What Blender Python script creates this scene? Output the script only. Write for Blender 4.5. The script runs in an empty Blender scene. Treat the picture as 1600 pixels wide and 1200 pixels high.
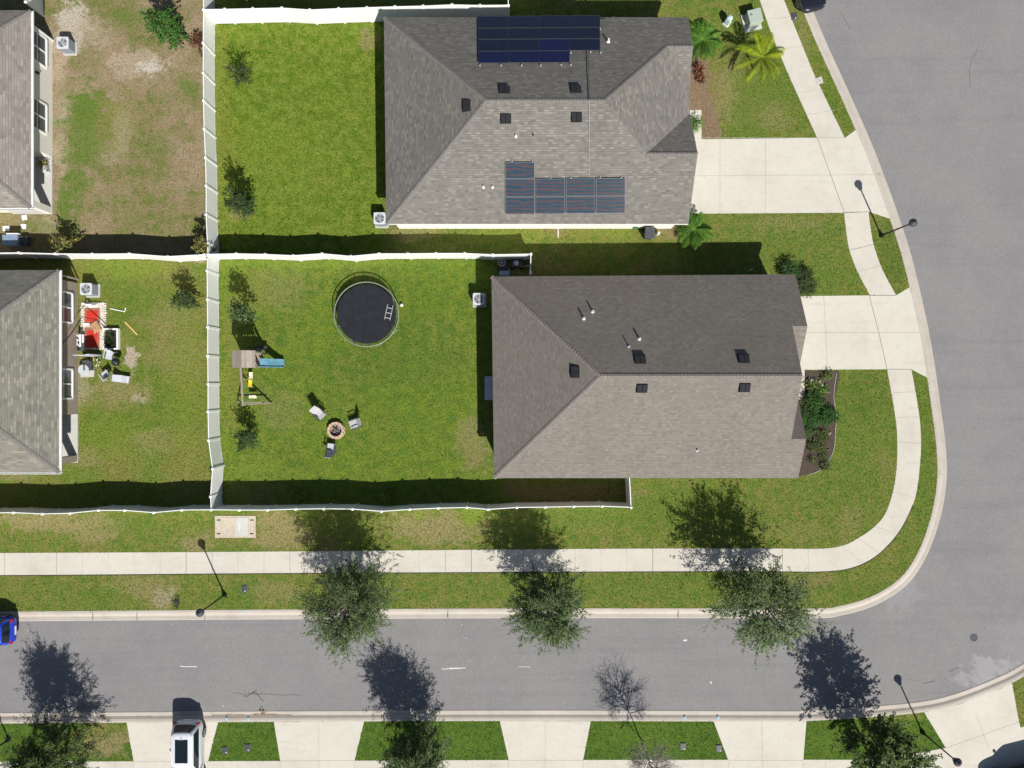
import bpy, math, random
import numpy as np
from mathutils import Vector, Matrix

# ------------------------------------------------------------------ scene, camera, light
S = bpy.context.scene
COL = S.collection
CH = 48.0            # camera height (m)
FP = 1130.0          # focal length in photograph pixels (1600 wide)
cam = bpy.data.cameras.new('camera'); co = bpy.data.objects.new('camera', cam); COL.objects.link(co)
co.location = (0, 0, CH); co.rotation_euler = (0, 0, 0)
cam.sensor_width = 36; cam.lens = 36 * FP / 1600; cam.clip_end = 4000; cam.clip_start = 0.5
S.camera = co
ELEV = math.radians(45.5)
SUNH = Vector((0.41, -0.912, 0)).normalized()
w = bpy.data.worlds.new('World'); S.world = w; w.use_nodes = True
nt = w.node_tree; bg = nt.nodes['Background']
sky = nt.nodes.new('ShaderNodeTexSky'); sky.sky_type = 'NISHITA'; sky.sun_disc = False
sky.sun_elevation = ELEV; sky.sun_rotation = math.atan2(SUNH.x, SUNH.y)
nt.links.new(sky.outputs[0], bg.inputs[0]); bg.inputs[1].default_value = 0.050
sun = bpy.data.lights.new('sun', 'SUN'); so = bpy.data.objects.new('sun', sun); COL.objects.link(so)
sun.energy = 4.6; sun.angle = math.radians(0.5); sun.color = (1.0, 0.955, 0.89)
sd = Vector((SUNH.x * math.cos(ELEV), SUNH.y * math.cos(ELEV), math.sin(ELEV)))
so.rotation_euler = sd.to_track_quat('Z', 'Y').to_euler(); so.location = (0, 0, 60)
S.view_settings.view_transform = 'Standard'; S.view_settings.look = 'None'
S.view_settings.exposure = 0.40; S.view_settings.gamma = 1
S.render.engine = 'CYCLES'
S.cycles.max_bounces = 5

# ------------------------------------------------------------------ helpers
def P(x, y, h=0.0):
    "point of the place seen at photograph pixel x, y and standing h metres up"
    k = (CH - h) / FP
    return ((x - 800) * k, (600 - y) * k, h)
def G(x, y): k = CH / FP; return ((x - 800) * k, (600 - y) * k)

class MB:
    def __init__(s): s.v = []; s.f = []; s.m = []; s.uv = {}
    def face(s, pts, m=0, uv=None):
        n = len(s.v); s.v += [tuple(p) for p in pts]; s.f.append(tuple(range(n, n + len(pts)))); s.m.append(m)
        if uv: s.uv[len(s.f) - 1] = uv
        return s
    def grid(s, rows, m=0, closed=False, capa=False, capb=False):
        n = len(s.v); k = len(rows[0])
        for r in rows: s.v += [tuple(p) for p in r]
        for i in range(len(rows) - 1):
            for j in range(k if closed else k - 1):
                a = n + i * k + j; b = n + i * k + (j + 1) % k
                s.f.append((a, b, b + k, a + k)); s.m.append(m)
        if capa: s.f.append(tuple(n + j for j in reversed(range(k)))); s.m.append(m)
        if capb: s.f.append(tuple(n + (len(rows) - 1) * k + j for j in range(k))); s.m.append(m)
        return s
    def box(s, x0, x1, y0, y1, z0, z1, m=0, rot=0, piv=None):
        c = [(x0, y0), (x1, y0), (x1, y1), (x0, y1)]
        if rot:
            px, py = piv or ((x0 + x1) / 2, (y0 + y1) / 2); ca, sa = math.cos(rot), math.sin(rot)
            c = [(px + (x - px) * ca - (y - py) * sa, py + (x - px) * sa + (y - py) * ca) for x, y in c]
        return s.prism(c, z0, z1, m)
    def prism(s, c, z0, z1, m=0):
        n = len(s.v); k = len(c)
        s.v += [(x, y, z0) for x, y in c] + [(x, y, z1) for x, y in c]
        s.f.append(tuple(n + j for j in reversed(range(k)))); s.f.append(tuple(n + k + j for j in range(k))); s.m += [m, m]
        for j in range(k):
            b = (j + 1) % k; s.f.append((n + j, n + b, n + k + b, n + k + j)); s.m.append(m)
        return s
    def beam(s, a, b, w, h, m=0):
        a = Vector(a); b = Vector(b); d = (b - a).normalized()
        up = Vector((0, 0, 1)) if abs(d.z) < .95 else Vector((0, 1, 0))
        x = d.cross(up).normalized() * w / 2; y = x.cross(d).normalized() * h / 2
        r = [[p - x - y, p + x - y, p + x + y, p - x + y] for p in (a, b)]
        return s.grid(r, m, True, True, True)
    def tube(s, pts, rad, n=6, m=0):
        pts = [Vector(p) for p in pts]
        if not hasattr(rad, '__len__'): rad = [rad] * len(pts)
        rows = []
        for i, p in enumerate(pts):
            d = (pts[min(i + 1, len(pts) - 1)] - pts[max(i - 1, 0)]).normalized()
            up = Vector((0, 0, 1)) if abs(d.z) < .9 else Vector((1, 0, 0))
            x = d.cross(up).normalized(); y = x.cross(d).normalized()
            rows.append([p + (x * math.cos(2 * math.pi * j / n) + y * math.sin(2 * math.pi * j / n)) * rad[i] for j in range(n)])
        return s.grid(rows, m, True, True, True)
    def lathe(s, prof, c=(0, 0), n=20, m=0, cap=True):
        rows = [[(c[0] + r * math.cos(2 * math.pi * j / n), c[1] + r * math.sin(2 * math.pi * j / n), z) for j in range(n)] for r, z in prof]
        return s.grid(rows, m, True, cap, cap)
    def torus(s, c, R, r, n=48, k=6, m=0):
        rows = []
        for i in range(n + 1):
            a = 2 * math.pi * i / n
            rows.append([(c[0] + (R + r * math.cos(b)) * math.cos(a), c[1] + (R + r * math.cos(b)) * math.sin(a), c[2] + r * math.sin(b)) for b in [2 * math.pi * j / k for j in range(k)]])
        return s.grid(rows, m, True)
    def build(s, name, mats, parent=None, smooth=False, world=False, bevel=0, sub=0):
        if not isinstance(mats, (list, tuple)): mats = [mats]
        me = bpy.data.meshes.new(name)
        v = s.v
        if world and parent is not None:
            o = WLOC.get(parent.name, Vector(parent.location)); v = [(a[0] - o[0], a[1] - o[1], a[2] - o[2]) for a in v]
        me.from_pydata([tuple(q) for q in v], [], s.f)
        for m in mats: me.materials.append(m)
        if len(mats) > 1: me.polygons.foreach_set('material_index', s.m)
        if s.uv:
            ul = me.uv_layers.new(name='UVMap')
            for fi, uv in s.uv.items():
                for li, c in zip(me.polygons[fi].loop_indices, uv): ul.data[li].uv = c
        if smooth: me.polygons.foreach_set('use_smooth', [True] * len(me.polygons))
        me.update()
        ob = bpy.data.objects.new(name, me); COL.objects.link(ob)
        if parent is not None: ob.parent = parent
        if bevel:
            b = ob.modifiers.new('bevel', 'BEVEL'); b.width = bevel; b.segments = 2; b.limit_method = 'ANGLE'
        if sub:
            b = ob.modifiers.new('sub', 'SUBSURF'); b.levels = sub; b.render_levels = sub
        return ob
WLOC = {}
def tag(o, label, cat, group=None, kind=None):
    if label: o['label'] = label
    if cat: o['category'] = cat
    if group: o['group'] = group
    if kind: o['kind'] = kind
    return o
def thing(name, loc, label, cat, group=None, rz=0):
    o = bpy.data.objects.new(name, None); COL.objects.link(o); o.location = loc; o.rotation_euler = (0, 0, rz)
    o.empty_display_size = .3
    WLOC[o.name] = Vector(loc)
    return tag(o, label, cat, group)
def struct(o): o['kind'] = 'structure'; return o
def dup(root, loc, rz, label, group=None):
    def cp(o, par):
        c = o.copy(); COL.objects.link(c); c.parent = par
        for ch in list(o.children): cp(ch, c)
        return c
    r = cp(root, None); r.location = loc; r.rotation_euler = (0, 0, rz); r['label'] = label
    if group: r['group'] = group
    return r
def crom(pts, n=6):
    out = []
    q = [pts[0]] + list(pts) + [pts[-1]]
    for i in range(1, len(q) - 2):
        for t in range(n):
            t /= n
            out.append(tuple(.5 * (2 * q[i][a] + (q[i + 1][a] - q[i - 1][a]) * t + (2 * q[i - 1][a] - 5 * q[i][a] + 4 * q[i + 1][a] - q[i + 2][a]) * t * t + (3 * q[i][a] - q[i - 1][a] - 3 * q[i + 1][a] + q[i + 2][a]) * t ** 3) for a in (0, 1)))
    out.append(tuple(pts[-1])); return out

# ------------------------------------------------------------------ materials
def newmat(name):
    m = bpy.data.materials.new(name); m.use_nodes = True
    return m, m.node_tree, m.node_tree.nodes['Principled BSDF']
class N:
    "small node builder"
    def __init__(s, t): s.t = t
    def n(s, ty, **k):
        o = s.t.nodes.new(ty)
        for a, b in k.items(): setattr(o, a, b)
        return o
    def l(s, a, b): s.t.links.new(a, b)
    def pos(s): return s.n('ShaderNodeNewGeometry').outputs['Position']
    def noise(s, vec, scale, detail=4, rough=.6, out='Fac', dist=0):
        o = s.n('ShaderNodeTexNoise'); o.inputs['Scale'].default_value = scale; o.inputs['Detail'].default_value = detail
        o.inputs['Roughness'].default_value = rough; o.inputs['Distortion'].default_value = dist
        if vec is not None: s.l(vec, o.inputs['Vector'])
        return o.outputs[out]
    def ramp(s, fac, stops):
        o = s.n('ShaderNodeValToRGB'); e = o.color_ramp.elements
        while len(e) < len(stops): e.new(.5)
        for q, (p, c) in zip(e, stops): q.position = p; q.color = (*c, 1) if len(c) == 3 else c
        s.l(fac, o.inputs[0]); return o.outputs[0]
    def mr(s, v, a, b, c=0, d=1, smooth=True):
        o = s.n('ShaderNodeMapRange'); o.interpolation_type = 'SMOOTHSTEP' if smooth else 'LINEAR'
        for i, x in zip((1, 2, 3, 4), (a, b, c, d)): o.inputs[i].default_value = x
        s.l(v, o.inputs[0]); return o.outputs[0]
    def math(s, op, a, b=None, c=None):
        o = s.n('ShaderNodeMath', operation=op)
        for i, x in enumerate((a, b, c)):
            if x is None: continue
            if isinstance(x, (int, float)): o.inputs[i].default_value = x
            else: s.l(x, o.inputs[i])
        return o.outputs[0]
    def vm(s, op, a, b):
        o = s.n('ShaderNodeVectorMath', operation=op); s.l(a, o.inputs[0])
        if isinstance(b, tuple): o.inputs[1].default_value = b
        elif b is not None: s.l(b, o.inputs[1])
        return o
    def mix(s, f, a, b, blend='MIX'):
        o = s.n('ShaderNodeMix', data_type='RGBA', blend_type=blend)
        for i, x in ((0, f), (6, a), (7, b)):
            if isinstance(x, (int, float)): o.inputs[i].default_value = x
            elif isinstance(x, tuple): o.inputs[i].default_value = (*x, 1) if len(x) == 3 else x
            else: s.l(x, o.inputs[i])
        return o.outputs[2]
    def bump(s, bsdf, h, strength=.5, dist=.02):
        o = s.n('ShaderNodeBump'); o.inputs['Strength'].default_value = strength; o.inputs['Distance'].default_value = dist
        s.l(h, o.inputs['Height']); s.l(o.outputs[0], bsdf.inputs['Normal'])
def sm(name, c, rough=.7, var=.12, scale=6, metal=0, bump=.15, spec=.3, coat=0, alpha=None):
    "plain coloured stuff with slight wear, in object coordinates"
    m, t, b = newmat(name); k = N(t)
    tc = k.n('ShaderNodeTexCoord').outputs['Object']
    f = k.noise(tc, scale, 5, .65)
    d = tuple(x * (1 - var) for x in c); e = tuple(min(1, x * (1 + var)) for x in c)
    k.l(k.ramp(f, [(.3, d), (.7, e)]), b.inputs['Base Color'])
    b.inputs['Roughness'].default_value = rough; b.inputs['Metallic'].default_value = metal
    b.inputs['Specular IOR Level'].default_value = spec; b.inputs['Coat Weight'].default_value = coat
    if bump: k.bump(b, k.noise(tc, scale * 6, 3), bump, .01)
    return m

def lawn_material(blade=False):
    m, t, b = newmat('grass_blades' if blade else 'lawn'); k = N(t)
    p = k.pos()
    warp = k.vm('SCALE', k.vm('SUBTRACT', k.noise(p, .9, 5, .7, 'Color'), (.5, .5, .5)).outputs[0], None); warp.inputs['Scale'].default_value = 1.6
    wp = k.vm('ADD', p, warp.outputs[0]).outputs[0]
    big = k.noise(p, .22, 5, .6); mid = k.noise(p, 1.6, 6, .72); fine = k.noise(p, 9, 4, .8); vf = k.noise(p, 30, 2, .7)
    brk = k.math('MULTIPLY_ADD', k.noise(p, 1.3, 8, .78), 4.6, -2.3)
    def two(a, c, f=None, lo=.38, hi=.62): return k.mix(k.mr(f or mid, lo, hi), a, c)
    def ell(x, y, rx, ry, soft=.35):
        c = G(x, y); q = CH / FP
        v = k.vm('MULTIPLY', k.vm('SUBTRACT', wp, (c[0], c[1], 0)).outputs[0], (1 / (rx * q), 1 / (ry * q), 0)).outputs[0]
        ln = k.math('ADD', k.vm('LENGTH', v, None).outputs['Value'], brk)
        return k.mr(ln, .62, 1.38, 1, 0)
    def rect(x0, y0, x1, y1):
        a = G(x0, y1); c = G(x1, y0)
        sp = k.n('ShaderNodeSeparateXYZ'); k.l(p, sp.inputs[0])
        q = k.math('MULTIPLY', k.mr(sp.outputs[0], a[0] - .1, a[0] + .1), k.mr(sp.outputs[0], c[0] - .1, c[0] + .1, 1, 0))
        r = k.math('MULTIPLY', k.mr(sp.outputs[1], a[1] - .1, a[1] + .1), k.mr(sp.outputs[1], c[1] - .1, c[1] + .1, 1, 0))
        return k.math('MULTIPLY', q, r)
    GR = dict(bright=(.178, .240, .034), mid=(.112, .180, .028), deep=(.066, .128, .020), olive=(.195, .200, .048), tan=(.29, .24, .115), brown=(.26, .185, .10), dirt=(.42, .34, .25), pale=(.52, .47, .40))
    # verges and front lawns
    c = two(GR['mid'], GR['olive'])
    c = k.mix(k.mr(big, .52, .70), c, two(GR['olive'], (.22, .20, .075)))
    # back yards, each with its own turf
    c = k.mix(rect(318, 20, 602, 405), c, two(k.mix(k.mr(big, .42, .62), GR['bright'], (.20, .225, .036)), (.105, .175, .016)))
    yb = k.mix(k.mr(big, .42, .64), two((.105, .178, .026), (.165, .220, .026)), two((.092, .160, .022), (.175, .205, .038)))
    c = k.mix(rect(330, 396, 790, 800), c, yb)
    yd = k.mix(k.mr(big, .42, .62), two((.115, .185, .026), (.17, .205, .040)), two(GR['olive'], GR['tan'], None, .5, .8))
    c = k.mix(rect(-900, 396, 330, 800), c, yd)
    yc = k.mix(k.mr(big, .44, .56), two((.15, .175, .045), (.25, .20, .105)), two((.32, .25, .165), (.27, .205, .115)))
    c = k.mix(rect(-900, -900, 320, 396), c, yc)
    # verges beyond the street stay deep green
    c = k.mix(rect(-1600, 1125, 3000, 2300), c, two(GR['deep'], (.100, .160, .022)))
    spots = [  # x, y, rx, ry, colour, strength
        (112, 40, 22, 34, 'pale', .8), (140, 50, 30, 25, 'dirt', .6), (215, 100, 45, 22, 'dirt', .7), (236, 105, 18, 10, 'pale', .9), (190, 200, 14, 30, 'dirt', .75), (95, 90, 12, 40, 'dirt', .7), (100, 175, 12, 25, 'dirt', .7),
        (96, 235, 12, 30, 'dirt', .7), (100, 280, 10, 30, 'dirt', .5), (170, 240, 25, 20, 'dirt', .35), (75, 352, 18, 14, 'dirt', .6), (20, 345, 25, 10, 'tan', .8),
        (140, 170, 30, 28, 'mid', .8), (130, 200, 34, 70, 'mid', .7), (120, 290, 20, 34, 'mid', .6), (210, 25, 40, 14, 'mid', .6), (295, 135, 16, 14, 'mid', .7), (100, 310, 12, 34, 'mid', .8), (180, 190, 30, 40, 'olive', .6), (250, 225, 20, 20, 'mid', .4), (60, 355, 30, 10, 'mid', .5),
        (125, 600, 16, 30, 'dirt', .5), (185, 610, 40, 25, 'tan', .6), (270, 500, 45, 30, 'tan', .35), (275, 555, 40, 30, 'tan', .35), (300, 405, 25, 5, 'dirt', .8), (130, 715, 25, 16, 'tan', .5), (205, 420, 60, 14, 'bright', .7), (292, 600, 25, 120, 'bright', .45), (180, 680, 70, 35, 'bright', .35), (25, 745, 30, 10, 'tan', .6),
        (240, 690, 30, 20, 'tan', .4), (215, 622, 8, 10, 'dirt', .6), (206, 558, 9, 17, 'pale', 1), (206, 558, 8, 14, 'dirt', .9),
        (440, 450, 40, 34, 'tan', .25), (365, 560, 14, 110, 'olive', .6), (440, 640, 35, 30, 'tan', .25), (650, 600, 60, 90, 'mid', .3), (738, 690, 24, 42, 'tan', .5), (750, 720, 20, 20, 'brown', .25), (640, 470, 60, 60, 'deep', .18), (600, 560, 90, 50, 'deep', .22), (500, 410, 140, 9, 'bright', .7), (400, 730, 30, 16, 'bright', .6), (395, 455, 30, 30, 'olive', .5),
        (575, 62, 14, 18, 'tan', .6), (370, 335, 16, 8, 'tan', .6), (430, 250, 80, 60, 'bright', .35), (345, 200, 10, 170, 'olive', .4),
        (60, 815, 60, 14, 'tan', .8), (150, 825, 50, 18, 'tan', .6), (310, 850, 24, 14, 'tan', .7), (225, 915, 50, 18, 'tan', .5), (255, 935, 20, 14, 'dirt', .5), (440, 830, 40, 30, 'tan', .8), (680, 825, 75, 26, 'tan', .7), (700, 810, 40, 16, 'brown', .2), (735, 805, 16, 18, 'bright', .95), (655, 805, 6, 6, 'bright', .8),
        (400, 860, 60, 6, 'mid', .5), (430, 925, 40, 16, 'tan', .45), (210, 822, 40, 14, 'mid', .5), (160, 930, 22, 14, 'mid', .6), (370, 935, 30, 20, 'mid', .7),
        (1010, 790, 160, 34, 'mid', .6), (1320, 700, 70, 120, 'mid', .4), (1350, 620, 45, 40, 'deep', .3), (1245, 830, 50, 16, 'tan', .2), (1270, 905, 40, 14, 'brown', .35), (1350, 925, 60, 14, 'mid', .5), (1000, 915, 200, 22, 'mid', .4), (1330, 815, 20, 20, 'tan', .25),
        (1440, 700, 18, 190, 'mid', .7), (1395, 400, 20, 60, 'deep', .45), (1180, 160, 70, 60, 'mid', .5), (1130, 150, 20, 40, 'tan', .5), (1215, 185, 25, 20, 'tan', .35), (1210, 60, 30, 60, 'mid', .4), (1255, 70, 10, 40, 'tan', .4), (1300, 160, 12, 40, 'mid', .8),
        (1230, 370, 90, 30, 'mid', .35), (1230, 350, 60, 12, 'tan', .3), (1280, 430, 60, 24, 'mid', .6), (900, 362, 170, 12, 'olive', .7), (790, 370, 60, 12, 'bright', .5), (1060, 362, 30, 12, 'brown', .7), (640, 365, 40, 10, 'tan', .5), (960, 362, 25, 9, 'bright', .5), (870, 360, 15, 10, 'brown', .6),
        (160, 1160, 40, 24, 'tan', .8), (160, 1140, 60, 10, 'olive', .6), (350, 1140, 20, 10, 'mid', .6), (720, 1160, 40, 16, 'mid', .45), (1000, 1150, 60, 20, 'mid', .55), (1400, 1145, 45, 20, 'mid', .5), (1290, 1160, 30, 20, 'mid', .5), (1596, 1110, 14, 30, 'olive', .7),
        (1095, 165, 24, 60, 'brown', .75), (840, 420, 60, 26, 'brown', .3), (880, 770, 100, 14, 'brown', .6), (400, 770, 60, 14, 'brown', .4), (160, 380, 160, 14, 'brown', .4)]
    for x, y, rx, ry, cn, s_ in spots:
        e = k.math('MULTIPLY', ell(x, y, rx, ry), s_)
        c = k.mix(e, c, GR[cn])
    # blades, clumps and thatch
    clump = k.noise(p, 4.2, 4, .65)
    c = k.mix(k.mr(clump, .50, .66, 0, .55), c, k.mix(1.0, c, (.55, .70, .55), 'MULTIPLY'))
    c = k.mix(k.mr(fine, .48, .66, 0, .75), c, k.mix(1.0, c, (.45, .52, .42), 'MULTIPLY'))
    c = k.mix(k.mr(fine, .32, .48, .80, 0), c, k.mix(1.0, c, (1.65, 1.45, 1.9), 'MULTIPLY'))
    c = k.mix(k.mr(vf, .50, .64, 0, .5), c, k.mix(1.0, c, (.45, .5, .42), 'MULTIPLY'))
    c = k.mix(k.mr(vf, .30, .44, .55, 0), c, k.mix(1.0, c, (1.6, 1.5, 1.8), 'MULTIPLY'))
    k.l(c, b.inputs['Base Color']); b.inputs['Roughness'].default_value = .9; b.inputs['Specular IOR Level'].default_value = .08
    if not blade: k.bump(b, fine, .9, .06)
    return m

def concrete_material(name, base=(.565, .54, .475), stain=(.44, .41, .345), amt=.6):
    m, t, b = newmat(name); k = N(t); p = k.pos()
    c = k.mix(k.mr(k.noise(p, .45, 6, .65), .42, .75, 0, amt), base, stain)
    c = k.mix(k.mr(k.noise(p, 2.2, 5, .7), .46, .8, 0, .5), c, tuple(x * .74 for x in base))
    c = k.mix(k.mr(k.noise(p, 22, 3, .7), .35, .75, 0, .18), c, (.30, .28, .25))
    c = k.mix(k.mr(k.noise(p, .18, 3, .6), .5, .75, 0, .3), c, (.62, .56, .50))
    vo = k.n('ShaderNodeTexVoronoi'); vo.inputs['Scale'].default_value = .42; k.l(p, vo.inputs['Vector'])
    sv = k.n('ShaderNodeSeparateColor'); k.l(vo.outputs['Color'], sv.inputs[0])
    c = k.mix(k.math('MULTIPLY', sv.outputs[0], .10), c, (.42, .39, .33))
    ty = k.vm('MULTIPLY', p, (.35, 2.6, 0)).outputs[0]
    c = k.mix(k.mr(k.noise(ty, .9, 4, .6), .56, .78, 0, .32), c, (.36, .34, .29))
    k.l(c, b.inputs['Base Color']); b.inputs['Roughness'].default_value = .85; b.inputs['Specular IOR Level'].default_value = .2
    k.bump(b, k.noise(p, 40, 3), .2, .004)
    return m
def asphalt_material():
    m, t, b = newmat('asphalt'); k = N(t); p = k.pos()
    sp = k.noise(p, 26, 2, .8)
    c = k.ramp(sp, [(.30, (.165, .161, .160)), (.5, (.222, .217, .217)), (.70, (.285, .280, .278))])
    c = k.mix(k.mr(k.noise(p, .25, 6, .7), .35, .7, 0, .55), c, k.mix(1, c, (.80, .80, .84), 'MULTIPLY'))
    c = k.mix(k.mr(k.noise(p, 1.1, 5, .7), .45, .75, 0, .3), c, k.mix(1, c, (1.12, 1.09, 1.05), 'MULTIPLY'))
    # long tyre-worn streaks along the street
    st = k.vm('MULTIPLY', p, (.05, 1.1, 0)).outputs[0]
    c = k.mix(k.mr(k.noise(st, 1.0, 4, .6), .48, .7, 0, .4), c, k.mix(1, c, (.80, .80, .83), 'MULTIPLY'))
    for x, y, rx, ry, s_ in ((1548, 1046, 40, 14, .3), (1520, 1062, 34, 8, .3), (1410, 930, 30, 30, .15), (1590, 1000, 30, 50, .1)):
        cc = G(x, y); q = CH / FP
        wv = k.vm('SCALE', k.vm('SUBTRACT', k.noise(p, .8, 5, .7, 'Color'), (.5, .5, .5)).outputs[0], None); wv.inputs['Scale'].default_value = 4.5
        v = k.vm('MULTIPLY', k.vm('SUBTRACT', k.vm('ADD', p, wv.outputs[0]).outputs[0], (cc[0], cc[1], 0)).outputs[0], (1 / (rx * q), 1 / (ry * q), 0)).outputs[0]
        e = k.math('MULTIPLY', k.mr(k.vm('LENGTH', v, None).outputs['Value'], .5, 1.3, 1, 0), s_)
        c = k.mix(e, c, (.44, .44, .45))
    k.l(c, b.inputs['Base Color']); b.inputs['Roughness'].default_value = .88; b.inputs['Specular IOR Level'].default_value = .2
    k.bump(b, sp, .35, .01)
    return m
def shingle_material(name, a, c2, c3, line=.5, rw=.15, bw=.42):
    m, t, b = newmat(name); k = N(t)
    uv = k.n('ShaderNodeTexCoord').outputs['UV']
    br = k.n('ShaderNodeTexBrick'); k.l(uv, br.inputs['Vector'])
    br.offset = .37; br.offset_frequency = 3; br.squash = .8; br.squash_frequency = 2
    for n_, v in (('Scale', 1), ('Mortar Size', .012), ('Mortar Smooth', .6), ('Bias', 0), ('Brick Width', bw), ('Row Height', rw)): br.inputs[n_].default_value = v
    br.inputs['Color1'].default_value = (0, 0, 0, 1); br.inputs['Color2'].default_value = (1, 1, 1, 1); br.inputs['Mortar'].default_value = (.3, .3, .3, 1)
    c = k.ramp(br.outputs['Color'], [(0, tuple(x * .7 + y * .3 for x, y in zip(a, c2))), (.35, c2), (.65, c2), (1, c3)])
    st = k.vm('MULTIPLY', uv, (.9, 3.2, 1)).outputs[0]
    c = k.mix(k.mr(k.noise(st, 2.6, 4, .7), .52, .75, 0, .45), c, c3)
    c = k.mix(k.mr(k.noise(st, 1.3, 4, .7, dist=.4), .25, .46, .5, 0), c, a)
    # shadow line at each course's lip, painted into the colour as a dark edge
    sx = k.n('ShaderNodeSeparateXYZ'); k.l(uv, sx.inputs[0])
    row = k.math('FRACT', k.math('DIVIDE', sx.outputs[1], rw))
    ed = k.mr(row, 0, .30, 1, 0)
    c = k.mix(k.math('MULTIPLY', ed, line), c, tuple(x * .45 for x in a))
    pp = k.pos()
    c = k.mix(k.mr(k.noise(pp, .35, 5, .6), .4, .7, 0, .35), c, k.mix(1, c, (.80, .80, .82), 'MULTIPLY'))
    c = k.mix(k.mr(k.noise(pp, 35, 2, .8), .4, .7, 0, .35), c, k.mix(1, c, (.7, .7, .7), 'MULTIPLY'))
    k.l(c, b.inputs['Base Color']); b.inputs['Roughness'].default_value = .92; b.inputs['Specular IOR Level'].default_value = .12
    k.bump(b, row, .4, .012)
    return m
def solar_material(name, c1, c2, red=0, grid=(.022, .026, .040)):
    m, t, b = newmat(name); k = N(t)
    tc = k.n('ShaderNodeTexCoord').outputs['UV']
    br = k.n('ShaderNodeTexBrick'); k.l(tc, br.inputs['Vector']); br.offset = 0
    for n_, v in (('Scale', 1), ('Mortar Size', .006), ('Brick Width', .158), ('Row Height', .158)): br.inputs[n_].default_value = v
    br.inputs['Color1'].default_value = (*c1, 1); br.inputs['Color2'].default_value = (*c2, 1); br.inputs['Mortar'].default_value = (*grid, 1)
    c = br.outputs['Color']
    if red:  # reddish moire sheen painted into the cell colour as wavy stripes
        wv = k.n('ShaderNodeTexWave'); wv.bands_direction = 'Y'; wv.inputs['Scale'].default_value = 1.5; wv.inputs['Distortion'].default_value = 7; wv.inputs['Detail'].default_value = 3; wv.inputs['Detail Scale'].default_value = 1.3
        k.l(k.vm('MULTIPLY', k.pos(), (.30, 1, 0)).outputs[0], wv.inputs['Vector'])
        c = k.mix(k.math('MULTIPLY', wv.outputs['Fac'], red), c, (.135, .048, .035))
    k.l(c, b.inputs['Base Color']); b.inputs['Roughness'].default_value = .10; b.inputs['Specular IOR Level'].default_value = .3
    return m
def vinyl_material(name, c):
    m, t, b = newmat(name); k = N(t)
    tc = k.n('ShaderNodeTexCoord').outputs['UV']; sx = k.n('ShaderNodeSeparateXYZ'); k.l(tc, sx.inputs[0])
    g = k.math('FRACT', k.math('DIVIDE', sx.outputs[0], .15)); ed = k.mr(g, 0, .10, 1, 0)
    cc = k.mix(k.math('MULTIPLY', ed, .35), c, tuple(x * .5 for x in c))
    cc = k.mix(k.mr(k.noise(k.pos(), 1.5, 4), .5, .8, 0, .15), cc, (.55, .56, .50))
    sz = k.n('ShaderNodeSeparateXYZ'); k.l(k.pos(), sz.inputs[0])
    dz = k.math('MULTIPLY', k.mr(sz.outputs[2], .0, .55, 1, 0), k.mr(k.noise(k.pos(), 3.0, 5, .7), .35, .65))
    cc = k.mix(k.math('MULTIPLY', dz, .5), cc, (.42, .41, .31))
    k.l(cc, b.inputs['Base Color']); b.inputs['Roughness'].default_value = .45; b.inputs['Specular IOR Level'].default_value = .35
    return m
def leaf_material(name, c, rough=.7, sp=.12, trans=.15):
    m, t, b = newmat(name); k = N(t)
    p = k.pos()
    cc = k.ramp(k.noise(p, 3.5, 3, .7), [(.3, tuple(x * .65 for x in c)), (.7, tuple(x * 1.4 for x in c))])
    k.l(cc, b.inputs['Base Color']); b.inputs['Roughness'].default_value = rough; b.inputs['Specular IOR Level'].default_value = sp
    tr = k.n('ShaderNodeBsdfTranslucent'); k.l(cc, tr.inputs[0]); mx = k.n('ShaderNodeMixShader'); mx.inputs[0].default_value = trans
    k.l(b.outputs[0], mx.inputs[1]); k.l(tr.outputs[0], mx.inputs[2]); k.l(mx.outputs[0], t.nodes['Material Output'].inputs[0])
    return m
def plank_material(name, a, c):
    m, t, b = newmat(name); k = N(t)
    tc = k.n('ShaderNodeTexCoord').outputs['Object']
    sx = k.n('ShaderNodeSeparateXYZ'); k.l(tc, sx.inputs[0])
    q = k.math('DIVIDE', sx.outputs[0], .14); ed = k.mr(k.math('FRACT', q), 0, .12, 1, 0)
    wn = k.n('ShaderNodeTexWhiteNoise', noise_dimensions='1D'); k.l(k.math('FLOOR', q), wn.inputs['W'])
    col = k.mix(wn.outputs[0], a, c)
    col = k.mix(k.mr(k.noise(k.vm('MULTIPLY', tc, (12, 1.5, 1)).outputs[0], 2, 4), .4, .7, 0, .4), col, tuple(x * .6 for x in a))
    col = k.mix(k.math('MULTIPLY', ed, .8), col, (.05, .045, .04))
    k.l(col, b.inputs['Base Color']); b.inputs['Roughness'].default_value = .85
    return m

M = {}
M['lawn'] = lawn_material(); M['blade'] = lawn_material(True)
M['walk'] = concrete_material('pavement_concrete')
M['drive'] = concrete_material('driveway_concrete', (.585, .56, .49), (.48, .445, .375), .5)
M['kerb'] = concrete_material('kerb_concrete', (.47, .43, .38), (.36, .32, .27), .7)
M['slab'] = concrete_material('slab_concrete', (.50, .50, .48), (.42, .41, .38), .4)
M['joint'] = sm('joint', (.16, .15, .13), .95, .3)
M['fjoint'] = sm('faint_joint', (.40, .385, .34), .95, .12)
M['asphalt'] = asphalt_material()
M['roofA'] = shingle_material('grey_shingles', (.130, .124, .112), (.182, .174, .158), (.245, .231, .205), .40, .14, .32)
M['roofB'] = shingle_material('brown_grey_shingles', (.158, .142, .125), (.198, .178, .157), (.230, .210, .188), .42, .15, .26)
M['roofC'] = shingle_material('weathered_shingles', (.135, .134, .112), (.205, .20, .17), (.285, .27, .225), .4)
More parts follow.
